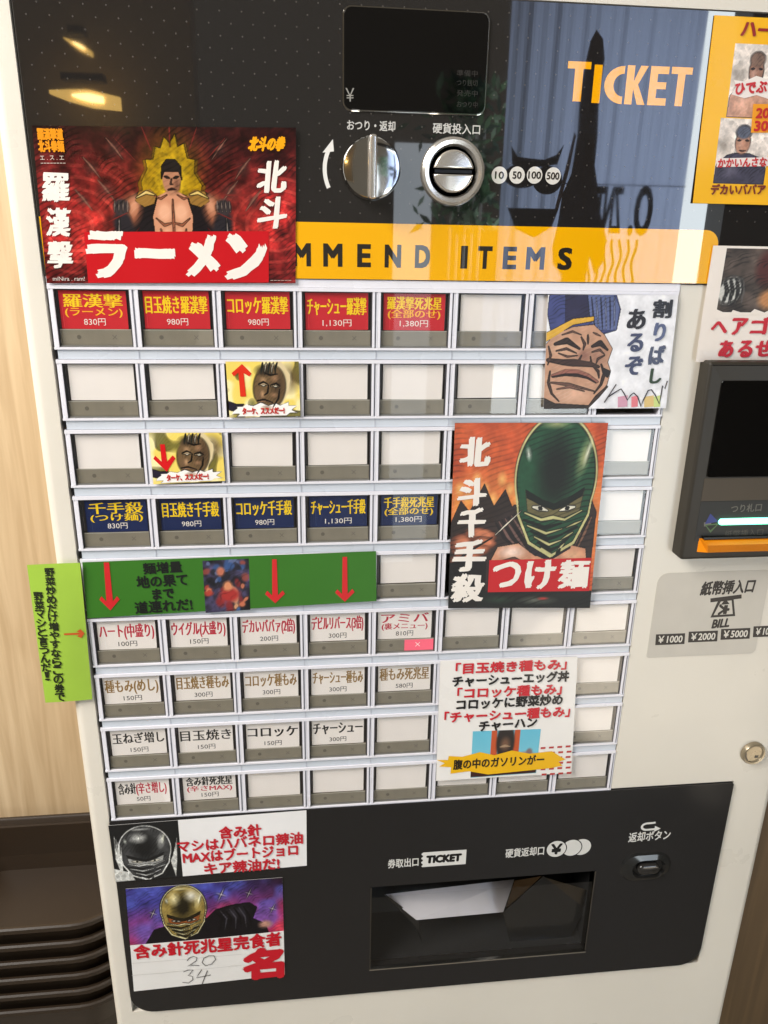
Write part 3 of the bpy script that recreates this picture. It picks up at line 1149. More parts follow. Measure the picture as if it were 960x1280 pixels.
pol(a, [(.51 + (x - .51) * 1.12, y * 1.03 - .005) for x, y in fl], (126, 98, 14), .7)
pol(a, fl, (176, 142, 16), .75)
ell(a, .512, .33, .07, .17, (214, 178, 40), .9)
grain(a, 30, .35, 9)
TAN, TAN2 = (204, 142, 108), (150, 88, 62)
DKJ = (28, 22, 24)
for s in (-1, 1):                                                     # arms raised at both sides
    q = lambda u, v: (.512 + s * u, v)
    pol(a, [q(.06, .42), q(.13, .40), q(.19, .46), q(.20, .60), q(.15, .72), q(.07, .80)], DKJ)
    ell(a, *q(.165, .52), .055, .14, TAN2, .5, s * -14)
    ell(a, *q(.150, .49), .03, .09, TAN, .8, s * -14)
    ell(a, *q(.195, .62), .045, .13, (40, 36, 40), .35, s * 10)
    ell(a, *q(.200, .50), .036, .065, (58, 50, 52), .35)
    for k in range(4):
        brush(a, [q(.175 + k * .016, .46), q(.178 + k * .016, .53)], .007, (120, 104, 96), .8)
    brush(a, [q(.21, .56), q(.214, .66), q(.20, .76)], .008, (150, 138, 132), .7)
    pol(a, [q(.06, .42), q(.085, .385), q(.13, .40), q(.145, .46), q(.11, .50), q(.07, .48)], (150, 110, 50))
    brush(a, [q(.07, .42), q(.10, .405), q(.14, .44)], .012, (222, 190, 110), .9)
pol(a, [(.455, .43), (.485, .405), (.54, .405), (.57, .43), (.592, .56), (.58, .80), (.445, .80), (.432, .56)], TAN)
for s in (-1, 1):
    q = lambda u, v: (.512 + s * u, v)
    ell(a, *q(.032, .53), .034, .075, (226, 168, 134), .5)
    brush(a, [q(.004, .60), q(.035, .615), q(.066, .57)], .009, TAN2)
    ell(a, *q(.024, .66), .018, .035, (220, 160, 126), .6)
    brush(a, [q(.02, .42), q(.045, .445), q(.07, .43)], .007, TAN2)
    brush(a, [q(.05, .64), q(.044, .70), q(.05, .78)], .008, TAN2)
brush(a, [(.513, .45), (.513, .78)], .008, TAN2)
ell(a, .512, .32, .038, .115, (178, 124, 94), .15)                     # plain head, short dark hair
pol(a, [(.472, .33), (.475, .24), (.494, .20), (.53, .20), (.549, .24), (.552, .33), (.541, .275), (.484, .275)], (34, 28, 26))
ell(a, .532, .36, .018, .07, (120, 78, 58), .9)
brush(a, [(.486, .305), (.504, .315)], .008, (44, 30, 26))
brush(a, [(.521, .315), (.540, .305)], .008, (44, 30, 26))
brush(a, [(.512, .32), (.508, .352), (.517, .355)], .005, (104, 66, 50))
brush(a, [(.497, .388), (.513, .383), (.529, .388)], .007, (90, 46, 40))
for k in range(16):
    an = k / 16 * 6.28
    brush(a, [(.512 + .19 * math.cos(an), .42 + .30 * math.sin(an)), (.512 + .30 * math.cos(an), .42 + .5 * math.sin(an))], .006, (120, 40, 34), .5)
ink(a, .9, .4, 220, 55, 7)
P.pic(a)
y = -1.25
for i in range(2):                                                    # square orange seal
    for j in range(4):
        x0, y0 = 47 + j * 8.0 + i * 1.2, 161 + i * 15
        P.mb.gpx('羅漢撃道'[j] if i == 0 else '北斗拳麺'[j], x0, y0, x0 + 7.6, y0 + 13.6, y, (238, 150, 30), 'pop', b=.05)
P.mb.tpx('エ . ス . エ', 50, 197, 80, 197, 7, y, (222, 204, 190))
P.mb.tpx('ーーーーーーーー', 51, 204, 82, 204, 7, y, (222, 204, 190))
for ch, x0, y0, x1, y1 in (('羅', 51, 215, 89, 254), ('漢', 56, 259, 90, 297), ('撃', 58, 300, 93, 336), ('北', 320, 200, 360, 242), ('斗', 321, 245, 360, 287)):
    P.mb.gpx(ch, x0 + 3, y0 + 2, x1 - 3, y1 - 2, y, IVORY, 'brush', b=.05, rough=.022, shear=.12)
P.mb.tpx('北斗の拳', 312, 180, 356, 180, 17, y, (250, 170, 20), 'pop', b=.06, shear=.3)
P.mb.grid([at(106, 290), at(336, 289), at(336, 353), at(111, 353.5)], y + .06, canvas(40, 14, (196, 22, 30)))
for ch, x0, y0, x1, y1 in (('ラ', 110, 289, 158, 349), ('ー', 168, 309, 219, 325), ('メ', 233, 293, 273, 347), ('ン', 283, 292, 333, 351)):
    P.mb.gpx(ch, x0 + 3, y0 + 3, x1 - 3, y1 - 3, y - .05, IVORY, 'brush', b=.10 if ch != 'ー' else .3, rough=.02 if ch != 'ー' else .05)
P.mb.tpx('miNira . ram!', 66, 348, 106, 348, 7, y, (214, 204, 196))
P.mb.tpx('ーーーーーー', 338, 350.5, 364, 350.5, 7, y, (190, 170, 160))
P.done('poster', M['print'], 'dark red glossy ramen poster with a bare-chested figure before a yellow flame', 'poster', 'posters stuck on the ticket machine')


# ---- the two small recommendation cards
def reco(corners, up, label):
    P = Poster(corners, -.8, (236, 214, 130), .35)
    a = canvas(160, 118, (240, 214, 104))
    U, V = uv(a)
    mixin(a, np.clip((vnoise(a.shape[:2], 5, 5 + up) - .45) * 3, 0, .8), (252, 240, 190))
    mixin(a, np.clip((vnoise(a.shape[:2], 4, 15 + up) - .62) * 5, 0, .8), (92, 88, 40))
    ell(a, .86, .3, .2, .32, (104, 84, 52), .9)
    brush(a, [(.72, .02), (.82, .25), (.80, .5), (.70, .8)], .11, (222, 202, 156), .9)
    ell(a, .58, .46, .235, .44, (112, 88, 60), .12, 10)
    ell(a, .70, .44, .13, .34, (70, 54, 40), .9, 10, .8)
    ell(a, .46, .60, .09, .14, (120, 92, 70), .9, 0, .7)
    ell(a, .52, .16, .16, .12, (58, 48, 38), .8)
    for k in range(5):
        brush(a, [(.5 + k * .05, .02), (.49 + k * .045, .12), (.47 + k * .05, .22)], .018, (170, 160, 140) if k % 2 else (30, 40, 34), .8)
    brush(a, [(.44, .42), (.50, .39), (.56, .42)], .018, (190, 166, 130), .8)
    brush(a, [(.60, .44), (.67, .42), (.71, .45)], .018, (190, 166, 130), .8)
    brush(a, [(.42, .72), (.52, .70), (.60, .75)], .02, (170, 130, 100), .7)
    pol(a, [(.0, .70), (.12, .76), (.22, .76), (.1, .9), (0, .86)], (40, 34, 50))
    bur = [(.06, .88), (.12, .83), (.10, .80), (.2, .80), (.24, .76), (.34, .79), (.45, .73), (.55, .79), (.66, .75), (.72, .79), (.84, .73), (.84, .8), (.96, .8), (.88, .88), (.97, .94), (.85, .94), (.80, .99), (.10, .99), (.14, .94), (.04, .94)]
    pol(a, bur, (250, 244, 238))
    ell(a, .50, .33, .06, .08, (190, 150, 110), .9, 0, .8)
    ell(a, .66, .30, .07, .10, (168, 126, 92), .9, 12, .8)
    ell(a, .48, .58, .045, .09, (206, 162, 118), .9, 0, .8)
    ell(a, .64, .60, .07, .06, (176, 132, 98), .9, 0, .7)
    ell(a, .53, .84, .10, .06, (168, 126, 94), .9, 0, .8)
    for l_ in ([(.43, .40), (.50, .36), (.56, .40)], [(.60, .42), (.68, .39), (.73, .44)], [(.57, .42), (.55, .56), (.50, .60)], [(.40, .70), (.50, .68), (.62, .74)], [(.72, .5), (.70, .66), (.62, .82)], [(.52, .2), (.6, .24), (.7, .22)]):
        brush(a, l_, .012, (24, 18, 16))
    ell(a, .50, .425, .035, .022, (236, 226, 200), .5)
    ell(a, .665, .445, .035, .022, (236, 226, 200), .5)
    ink(a, .8, .25, 120, 40, 3 + up)
    P.pic(a)
    q = lambda u, v: tuple(P.p(u, v))
    y = P.y - .3
    if up:
        P.mb.poly([q(.17, .62), q(.25, .62), q(.235, .2), q(.31, .26), q(.345, .21), q(.22, .04), q(.07, .2), q(.10, .26), q(.165, .19)][::-1], y, (222, 52, 30))
    else:
        P.mb.poly([q(.14, .22), q(.205, .22), q(.215, .56), q(.30, .44), q(.335, .50), q(.20, .76), q(.03, .50), q(.06, .44), q(.14, .56)][::-1], y, (214, 28, 32))
    c = P.p(.48, .885)
    P.mb.text('ターケ、ススメだー!', c[0], c[1], 27, 4.6, y, (196, 40, 30), 'bold', b=.05, ang=math.atan2(*(P.p(1, .9) - P.p(0, .9))[::-1]))
    P.done('picture_card', M['print'], label, 'card', 'small recommendation cards over blank buttons')


reco([(282, 452), (373.5, 452), (375.5, 520), (287, 522)], 1, 'small yellow picture card with a red arrow pointing up and a bronze face')
reco([(186, 541), (277, 541), (281.5, 601), (192, 605)], 0, 'small yellow picture card with a red arrow pointing down and a bronze face')

# ---- green strip with three red arrows
P = Poster([(103, 703), (470, 689), (470.5, 751), (109, 773)], -.9, (50, 112, 22), .25)
P2 = P
qa, qb = at(253, 701, -.9), at(311, 698, -.9)
qc, qd = at(313, 762, -.9), at(257, 766, -.9)
a = canvas(110, 124, (44, 40, 60))
grain(a, 5, 1.6, 31)
for k in range(46):
    cxx, cyy = random.random(), random.random()
    cc = random.choice([(178, 60, 44), (214, 122, 84), (60, 96, 150), (36, 30, 40), (226, 166, 120), (130, 34, 36)] if cyy > .45 else [(50, 80, 130), (28, 26, 38), (96, 110, 150), (150, 70, 60)])
    ell(a, cxx, cyy, random.uniform(.05, .16), random.uniform(.04, .12), cc, .5, random.uniform(0, 180), .85)
ell(a, .55, .68, .3, .18, (168, 44, 40), .5)
ell(a, .52, .5, .14, .13, (214, 138, 96), .5)
ell(a, .38, .22, .12, .12, (190, 110, 84), .5)
ink(a, .9, .3, 60, 50, 33)
P.mb.grid([qa, qb, qc, qd], -.98, a)
G = (10, 18, 8)
y = -1.2
P.mb.tpx('麺増量', 179, 711, 227, 708, 14, y, G, 'pop', b=.03, rough=.01)
P.mb.tpx('地の果て', 171, 728, 234, 724, 15, y, G, 'pop', b=.035, rough=.01)
P.mb.tpx('まで', 191, 743, 217, 741, 14, y, G, 'pop', b=.045, rough=.01)
P.mb.tpx('道連れだ!', 169, 760, 240, 755, 15, y, G, 'pop', b=.03, rough=.01)


def red_arrow(mb, x0, y0, x1, y1, w, hw, hl, y, col=(206, 30, 34)):
    a, b = np.array(at(x0, y0, y)), np.array(at(x1, y1, y))
    d = (b - a) / np.linalg.norm(b - a)
    n = np.array([-d[1], d[0]])
    h = b - d * hl
    t = b - d * hl * .62
    pts = [a + n * w * .8, t + n * w, h + n * hw, h + n * (hw + 1.6) + d * 2.6, b, h - n * (hw + 1.6) + d * 2.6, h - n * hw, t - n * w, a - n * w * .8]
    pts = [tuple(p) for p in pts]
    mb.poly(pts, y, col)


red_arrow(P.mb, 133, 703, 138, 763, 2.2, 5.2, 11, y)
red_arrow(P.mb, 343, 699, 344, 754, 2.0, 5.4, 10, y)
red_arrow(P.mb, 431, 696, 431, 752, 2.0, 5.4, 10, y)
P.done('green_strip', M['matte_print'], 'long green paper strip with three red arrows pointing down at the buttons', 'paper strip')

# ---- lime note past the edge
P = Poster([(34, 706), (101, 702), (115.5, 874), (57, 878)], -1.4, (160, 196, 66), 2.2)
y = -1.8


def vcol(mb, s, x0, y0, x1, y1, w, y, col, **k):
    n = len(s)
    for i, ch in enumerate(s):
        t0, t1 = i / n, (i + 1) / n
        hx = (y1 - y0) / n
        cx = x0 + (x1 - x0) * (t0 + t1) / 2
        cy = y0 + (y1 - y0) * (t0 + t1) / 2
        ww = w * (.55 if ch in '！!' else 1)
        mb.gpx(ch, cx - ww / 2 + .6, cy - hx * .46, cx + ww / 2 - .6, cy + hx * .46, y, col, **k)


vcol(P.mb, '野菜炒めだけ増やすならこの券で', 62, 709, 76, 876, 13, y, (30, 36, 14), style='pop', b=.035, rough=.02)
vcol(P.mb, '野菜マシと言うんだ！', 48, 739, 60, 850, 13, y, (30, 36, 14), style='pop', b=.035, rough=.02)
red_arrow(P.mb, 81, 791, 106, 791, .8, 1.9, 5, y, (208, 88, 32))
P.done('lime_note', M['matte_print'], 'lime green handwritten note overhanging the edge of the machine beside the buttons', 'note')

# ---- white menu sheet with red and black lines
P = Poster([(550.5, 826), (722, 821), (714, 966), (545, 976)], -.9, (240, 236, 230), .08)
y = -1.3
R2, K2 = (206, 34, 48), (26, 24, 24)
for s, xa, ya, xb, yb, c in (('「目玉焼き種もみ」', 570, 836, 708, 830, R2), ('チャーシューエッグ丼', 566, 852, 711, 845, K2), ('「コロッケ種もみ」', 572, 867, 702, 861, R2),
                              ('コロッケに野菜炒め', 571, 881, 703, 874, K2), ('「チャーシュー種もみ」', 556, 897, 712, 889, R2), ('チャーハン', 599, 908, 671, 902, K2)):
    P.mb.tpx(s, xa, ya, xb, yb, 13.2, y, c, 'pop', b=.04, rough=.018)
a = canvas(86, 60, (104, 190, 214))
mixin(a, uv(a)[1] * .6, (150, 206, 214))
ell(a, .18, .78, .16, .25, (196, 74, 44), .4)
ell(a, .82, .74, .2, .28, (214, 84, 50), .4)
ell(a, .14, .56, .06, .1, (110, 80, 74), .5)
ell(a, .86, .50, .06, .1, (130, 110, 110), .5)
pol(a, [(.28, .0), (.36, .0), (.38, .6), (.28, .6)], (196, 84, 44))
pol(a, [(.62, .0), (.70, .0), (.70, .6), (.60, .6)], (196, 84, 44))
ell(a, .49, .26, .15, .46, (44, 36, 34), .2)
ell(a, .49, .30, .10, .2, (116, 84, 64), .7)
brush(a, [(.42, .36), (.49, .34), (.56, .36)], .03, (170, 140, 110), .8)
pol(a, [(.28, .6), (.72, .6), (.8, 1.0), (.2, 1.0)], (44, 34, 34))
pol(a, [(0, .84), (1, .84), (1, 1), (0, 1)], (56, 24, 20))
P.mb.grid([at(591, 914, -.9), at(676, 911, -.9), at(670, 966, -.9), at(588, 972, -.9)], -1.05, a)
for i in range(6):
    for j in range(4):
        px, py = 676 + j * 10.4 + (i % 2) * 1.2, 934 + i * 6.6 - j * .7
        P.mb.ppx([(px, py), (px + 6, py - .4), (px + 5.6, py + 2.0), (px - .4, py + 2.4)], -1.1, (186, 60, 56))
star = [(546, 950), (560, 950), (561, 945), (578, 946), (600, 940), (618, 944), (640, 938), (662, 942), (690, 939), (701, 946), (707, 949), (698, 952), (703, 957), (688, 960), (670, 962), (640, 965), (610, 968), (586, 964), (563, 967), (564, 959), (549, 958), (556, 954)]
P.mb.ppx(star[::-1], -1.25, (240, 184, 10))
P.mb.tpx('腹の中のガソリンがー', 567, 956, 680, 949, 12, -1.4, (40, 26, 10), 'pop', b=.03, rough=.008)
P.done('menu_sheet', M['print'], 'white menu sheet of alternating red and black lines with a ragged yellow banner', 'sign')

# ---- chopsticks notice
P = Poster([(685, 368.5), (848, 369), (832, 510), (679, 511)], -.9, (240, 240, 244), .6)
a = canvas(330, 280, (240, 240, 244))
U, V = uv(a)
pol(a, [(.0, .16), (.01, 0), (.34, 0), (.52, 0), (.56, .12), (.54, .3), (.42, .34), (.2, .28), (.05, .4)], (66, 74, 128))
pol(a, [(.13, .0), (.30, 0), (.34, .22), (.14, .26)], (44, 42, 72))
pol(a, [(.30, .0), (.50, .0), (.55, .10), (.54, .30), (.40, .30), (.33, .22)], (92, 104, 150))
for k in range(6):
    brush(a, [(.33 + k * .035, .02), (.35 + k * .033, .16), (.37 + k * .03, .29)], .006, (150, 160, 196) if k % 2 else (50, 54, 92), .8)
face = [(.0, .42), (.06, .34), (.2, .27), (.36, .25), (.45, .34), (.52, .46), (.49, .58), (.52, .66), (.5, .78), (.42, .9), (.36, 1.0), (.0, 1.0)]
pol(a, face, (196, 150, 122))
ell(a, .14, .46, .14, .09, (216, 172, 142), .8)
ell(a, .22, .87, .2, .10, (220, 174, 146), .7)
ell(a, .40, .54, .10, .14, (160, 118, 98), .9)
ell(a, .30, .52, .07, .09, (148, 104, 88), .8)
pol(a, [(.0, .32), (.2, .20), (.36, .18), (.36, .22), (.2, .255), (.0, .40)], (222, 172, 60))
brush(a, [(.07, .42), (.16, .39), (.26, .46)], .024, (52, 38, 36))
brush(a, [(.36, .44), (.42, .41), (.48, .47)], .022, (52, 38, 36))
brush(a, [(.08, .48), (.16, .46), (.24, .50)], .010, (96, 70, 62))
brush(a, [(.36, .49), (.42, .47), (.46, .51)], .010, (96, 70, 62))
brush(a, [(.02, .56), (.14, .58), (.24, .585), (.36, .60), (.42, .62)], .030, (66, 46, 42))
brush(a, [(.06, .70), (.16, .665), (.26, .675), (.34, .70), (.42, .755)], .030, (150, 96, 82))
brush(a, [(.06, .71), (.16, .69), (.26, .695), (.34, .72), (.41, .765)], .012, (48, 32, 30))
brush(a, [(.05, .76), (.2, .78), (.40, .84)], .014, (110, 78, 66))
brush(a, [(.50, .80), (.42, .90), (.35, 1.0)], .016, (70, 52, 46))
for l_, w_, c_ in (([(.02, .44), (.04, .52), (.02, .60)], .010, (90, 62, 54)), ([(.10, .50), (.17, .53), (.25, .52)], .008, (110, 78, 66)), ([(.27, .36), (.30, .42), (.29, .47)], .012, (80, 56, 50)),
                   ([(.32, .34), (.325, .42)], .010, (80, 56, 50)), ([(.12, .34), (.20, .31), (.27, .34)], .008, (120, 86, 72)), ([(.36, .32), (.42, .35)], .008, (120, 86, 72)),
                   ([(.28, .52), (.26, .57), (.30, .60), (.36, .58), (.35, .53)], .012, (70, 48, 42)), ([(.44, .60), (.47, .68), (.45, .78), (.40, .86)], .014, (60, 42, 38)),
                   ([(.04, .66), (.03, .76), (.06, .86), (.12, .93)], .012, (70, 50, 44)), ([(.10, .82), (.20, .80), (.32, .84)], .010, (130, 92, 78)), ([(.46, .52), (.41, .55), (.40, .59)], .010, (80, 56, 50)),
                   ([(.38, .62), (.42, .66), (.43, .72)], .012, (60, 42, 38))):
    brush(a, l_, w_, c_)
pol(a, [(.44, .62), (.52, .66), (.50, .72), (.46, .69)], (40, 34, 36))
pol(a, [(.0, .9), (.09, .95), (.36, .97), (.36, 1.0), (.0, 1.0)], (56, 48, 44))
grain(a, 14, .10, 51)
ink(a, .9, .4, 200, 65, 52)
P.pic(a)
y = -1.25
B2 = (72, 80, 110)
for ch, x0, y0, x1, y1, c in (('割', 815, 373, 841, 399, (50, 52, 60)), ('り', 816, 402, 833, 428, (96, 106, 140)), ('ば', 810, 430, 832, 457, (84, 92, 116)), ('し', 811, 459, 828, 481, (52, 72, 54)),
                              ('あ', 783, 385, 808, 413, (44, 44, 52)), ('る', 783, 415, 805, 441, B2), ('ぞ', 780, 444, 804, 470, B2)):
    P.mb.gpx(ch, x0 + 2, y0 + 2, x1 - 2, y1 - 2, y, c, 'brush', b=.06, rough=.012)
zig = [(755, 503), (760, 496), (769, 490), (776, 486), (780, 492), (784, 500), (788, 494), (792, 491), (797, 496), (801, 508), (804, 500), (810, 488), (814, 487), (819, 494), (824, 505), (826, 494), (828, 482), (831, 486), (834, 476)]
for px, w_, c in ((772, 12, (214, 160, 180)), (789, 8, (232, 130, 140)), (805, 12, (226, 196, 130)), (817, 8, (206, 222, 140))):
    P.mb.ppx([(px, 509), (px + w_, 508), (px + w_, 494), (px, 496)], y + .1, c)
P.mb.spx(zig, .8, y - .05, (44, 40, 52))
P.mb.spx([(755, 503), (770, 480)], .7, y - .07, (60, 50, 50))
P.done('chopsticks_notice', M['matte_print'], 'white notice with a frowning blue-capped face and handwritten blue lettering', 'notice')

# ---- large orange and green poster
P = Poster([(568, 528), (760, 528.5), (736.5, 759), (560, 760)], -1.0, (40, 30, 26), .8)
a = canvas(340, 410, (206, 92, 48))
U, V = uv(a)
mixin(a, np.clip((V - .2) * 2.2, 0, 1) * np.clip(1 - V * 1.2, 0, 1) * 1.6, (238, 176, 88))
mixin(a, np.clip((vnoise(a.shape[:2], 5, 61) - .5) * 1.6, 0, .6), (178, 64, 34))
for k in range(8):
    ell(a, .05 + k * .055, .34 + .06 * math.sin(k * 2.1), .04, .05, (246, 204, 120), .9, 0, .7)
for k in range(6):
    ell(a, .04 + k * .07, .42, .03, .06, (240, 150, 60), .9, 0, .7)
pol(a, [(.0, .52), (.06, .40), (.12, .46), (.21, .31), (.28, .43), (.35, .34), (.44, .50), (.44, .62), (.0, .62)], (46, 34, 30))      # far hills
pol(a, [(.0, .66), (.14, .55), (.30, .50), (.42, .42), (.56, .48), (.84, .46), (.93, .38), (.98, .46), (.97, 1.0), (.0, 1.0)], (50, 38, 36))   # cloak
for k in range(9):
    brush(a, [(.30 + k * .02, .52 - k * .008), (.36 + k * .03, .60), (.47 + k * .02, .68)], .010, (108, 80, 74) if k % 2 else (24, 18, 20), .8)
for k in range(6):
    brush(a, [(.86 + k * .018, .44 + k * .01), (.86 + k * .01, .58), (.80 + k * .01, .70)], .010, (120, 84, 66) if k % 2 else (28, 20, 20), .8)
pol(a, [(.27, .74), (.32, .65), (.46, .63), (.58, .70), (.70, .71), (.82, .64), (.93, .66), (.95, .76), (.90, .80), (.28, .80)], (200, 142, 110))     # bare chest
ell(a, .42, .68, .12, .05, (236, 206, 190), .8)
ell(a, .84, .70, .09, .05, (222, 170, 132), .8)
brush(a, [(.32, .74), (.44, .72), (.56, .76)], .012, (120, 76, 60))
brush(a, [(.70, .76), (.80, .73), (.92, .74)], .012, (120, 76, 60))
pol(a, [(.50, .56), (.66, .66), (.84, .56), (.82, .66), (.68, .73), (.54, .68)], (34, 28, 40))
masked(a, .685, .31, .27, .31, (30, 76, 50), (196, 190, 132), (104, 96, 62))
for (x, yv, w_, h_, an) in ((.20, .585, .12, .045, 8), (.22, .63, .10, .04, 4), (.15, .675, .13, .04, -6), (.10, .72, .12, .04, -10), (.07, .64, .08, .07, 0)):
    ell(a, x, yv, w_, h_, (110, 60, 42), .2, an)
    ell(a, x + .01, yv - .006, w_ * .85, h_ * .75, (204, 122, 86), .5, an)
brush(a, [(.30, .585), (.38, .52), (.47, .45)], .006, (220, 210, 190))
brush(a, [(.0, .76), (.12, .68), (.28, .60)], .006, (30, 22, 20))
pol(a, [(.0, .74), (.25, .72), (.25, 1.0), (.0, 1.0)], (22, 18, 18))
pol(a, [(.2, .9), (1, .9), (1, 1), (.2, 1)], (20, 24, 22))
ell(a, .62, .955, .16, .03, (120, 124, 110), .9, 0, .7)
ell(a, .36, .95, .14, .03, (44, 70, 52), .9, 0, .7)
ell(a, .66, .945, .05, .012, (190, 60, 54), .8)
grain(a, 22, .16, 71)
ink(a, .9, .45, 240, 70, 72)
P.pic(a)
y = -1.35
P.mb.grid([at(611, 699), at(738, 696), at(735, 737), at(609, 739)], y + .08, canvas(30, 12, (196, 22, 30)))
for ch, x0, y0, x1, y1 in (('北', 573, 545, 614, 584), ('斗', 571, 596, 609, 633), ('千', 571, 634, 608, 672), ('手', 565, 674, 608, 715), ('殺', 563, 716, 606, 753)):
    P.mb.gpx(ch, x0 + 3, y0 + 2, x1 - 3, y1 - 2, y, IVORY, 'brush', b=.065, rough=.022)
for ch, x0, y0, x1, y1 in (('つ', 614, 701, 652, 735), ('け', 655, 699, 695, 737), ('麺', 697, 698, 737, 736)):
    P.mb.gpx(ch, x0 + 3, y0 + 2, x1 - 3, y1 - 2, y - .03, IVORY, 'brush', b=.06, rough=.015)
P.done('poster', M['matte_print'], 'tall orange dipping noodle poster with a figure under a dark green hood', 'poster', 'posters stuck on the ticket machine')

# ---- hot oil strip
P = Poster([(135.5, 1031.5), (383, 1013), (383.5, 1082), (145, 1102)], -1.3, (236, 234, 232), .4)
a = canvas(170, 140, (18, 18, 18))
masked(a, .48, .50, .38, .40, (60, 60, 60), (232, 232, 226), (150, 150, 146))
ell(a, .40, .26, .16, .12, (216, 216, 210), .9)
for k in range(5):
    brush(a, [(.06 + k * .02, .2 + k * .05), (.05 + k * .02, .6), (.12, .95)], .016, (220, 220, 214), .8)
    brush(a, [(.96 - k * .02, .3 + k * .08), (.93 - k * .02, .7), (.9, .98)], .016, (210, 210, 204), .8)
pol(a, [(.0, .76), (.22, .84), (.3, 1), (0, 1)], (206, 206, 200))
grain(a, 20, .3, 81)
ink(a, .6, .6, 130, 45, 82)
P.pic(a, 0, 0, .345, 1)
y = -1.7
R3 = (196, 24, 40)
for s, xa, ya, xb, yb in (('含み針', 274, 1041, 326, 1037), ('マシはハバネロ辣油', 222, 1058, 378, 1047), ('MAXはブートジョロ', 229, 1072, 372, 1062), ('キア辣油だ!', 256, 1086, 349, 1079)):
    P.mb.tpx(s, xa, ya, xb, yb, 14.5, y, R3, 'pop', b=.036, rough=.02)
P.done('hot_oil_strip', M['matte_print'], 'white strip with a black and white drawing and four lines of red lettering', 'paper strip')

# ---- finishers' card
P = Poster([(157, 1111), (353, 1096.5), (356, 1218), (167.5, 1239)], -1.3, (232, 229, 224), .9)
a = canvas(300, 126, (60, 56, 130))
U, V = uv(a)
mixin(a, np.clip(V * 1.4 - .2 + .5 * (U - .5), 0, 1), (186, 48, 96))
mixin(a, np.clip((U - .5) * 2 - V * 1.4, 0, 1), (44, 22, 40))
mixin(a, np.clip((vnoise(a.shape[:2], 4, 91) - .45) * 2, 0, .6), (84, 96, 190))
mixin(a, np.clip((vnoise(a.shape[:2], 3, 95) - .55) * 3, 0, .7) * np.clip(V * 2 - .4, 0, 1), (226, 70, 84))
pol(a, [(.10, 1.0), (.16, .76), (.30, .66), (.5, .62), (.56, .48), (.66, .42), (.78, .40), (.83, .5), (.80, .7), (.88, .82), (.9, 1.0)], (18, 15, 20))
ell(a, .70, .56, .10, .14, (52, 50, 58), .9, 0, .8)
for cx_, cy_, r_ in ((.16, .46, .05), (.60, .22, .06), (.78, .24, .05), (.93, .56, .05)):
    ell(a, cx_, cy_, r_ * .16, r_ * 2.4, (226, 214, 220), .9, 24, .9)
    ell(a, cx_, cy_, r_ * .7, r_ * .5, (226, 214, 220), .9, 24, .7)
masked(a, .355, .46, .145, .40, (150, 128, 66), (236, 224, 170), (150, 84, 40))
ell(a, .41, .20, .06, .14, (250, 246, 230), .9, 20, .9)
ell(a, .30, .24, .05, .16, (232, 220, 170), .9, -10, .8)
for k in range(7):
    brush(a, [(.56 + k * .03, .52 - k * .01), (.60 + k * .03, .66), (.58 + k * .035, .86)], .02, (70, 66, 74) if k % 2 else (8, 6, 8), .7)
ell(a, .88, .84, .06, .1, (190, 140, 120), .6)
grain(a, 10, .25, 97)
ink(a, .8, .35, 120, 60, 98)
P.pic(a, 0, 0, 1, .535)
y = -1.75
P.mb.tpx('含み針死兆星完食者', 168, 1190, 351, 1173, 17, y, R3, 'pop', b=.036, rough=.02)
P.mb.gpx('名', 305, 1186, 353, 1222, y, R3, 'pop', b=.065, rough=.02, ang=math.radians(0))
HW = lambda pts: [(120 + px * .3125, 1020 + py * .3125) for px, py in pts]
for st in ([(364, 577), (374, 565), (390, 559), (404, 563), (402, 576), (386, 588), (366, 599), (388, 595), (414, 596)],
           [(452, 556), (432, 566), (425, 584), (438, 597), (462, 590), (479, 572), (472, 556), (450, 556)],
           [(350, 622), (368, 614), (388, 614), (376, 630), (368, 636), (386, 640), (388, 654), (370, 667), (346, 664)],
           [(424, 612), (410, 632), (402, 646), (430, 640), (460, 634)], [(446, 616), (436, 642), (424, 672)]):
    P.mb.spx(HW(st), .62, y, (62, 60, 60))
for ya, yb in ((1204, 1192), (1219, 1206)):
    P.mb.spx([(165, ya), (200, ya - 3), (302, yb)], .35, y + .15, (206, 203, 198))
P.done('finishers_card', M['print'], 'card with a gold-headed figure on purple above a handwritten tally of 20 and 34', 'card')

# ---- yellow poster at the machine's other side
x0, z1 = at(893, 19, -1)
x0b, z0 = at(865, 254, -1)
P = Poster(None, -1.0, (244, 182, 10), .5, pts=[(x0, z1), (x0 + 92, z1), (x0b + 92, z0), (x0b, z0)])
y = -1.4


def photo(seed, cap, shirt, skin):
    a = canvas(110, 130, (226, 214, 204))
    grain(a, 6, .2, seed)
    ell(a, .12, .42, .22, .2, (120, 110, 100), .9, 0, .7)
    pol(a, [(.0, 1.0), (.02, .7), (.2, .56), (.36, .52), (.62, .52), (.84, .58), (1.0, .75), (1.0, 1.0)], shirt)
    ell(a, .30, .78, .2, .2, tuple(min(255, v + 26) for v in shirt), .9)
    ell(a, .48, .36, .16, .20, skin, .2)
    ell(a, .43, .40, .07, .12, tuple(min(255, v + 30) for v in skin), .9)
    ell(a, .48, .20, .17, .12, cap, .3)
    brush(a, [(.38, .33), (.44, .325)], .014, (60, 44, 40), .8)
    brush(a, [(.53, .325), (.59, .33)], .014, (60, 44, 40), .8)
    brush(a, [(.43, .48), (.49, .49), (.55, .48)], .010, (110, 66, 56), .8)
    grain(a, 16, .2, seed + 5)
    ink(a, .8, .35, 140, 50, seed)
    return a


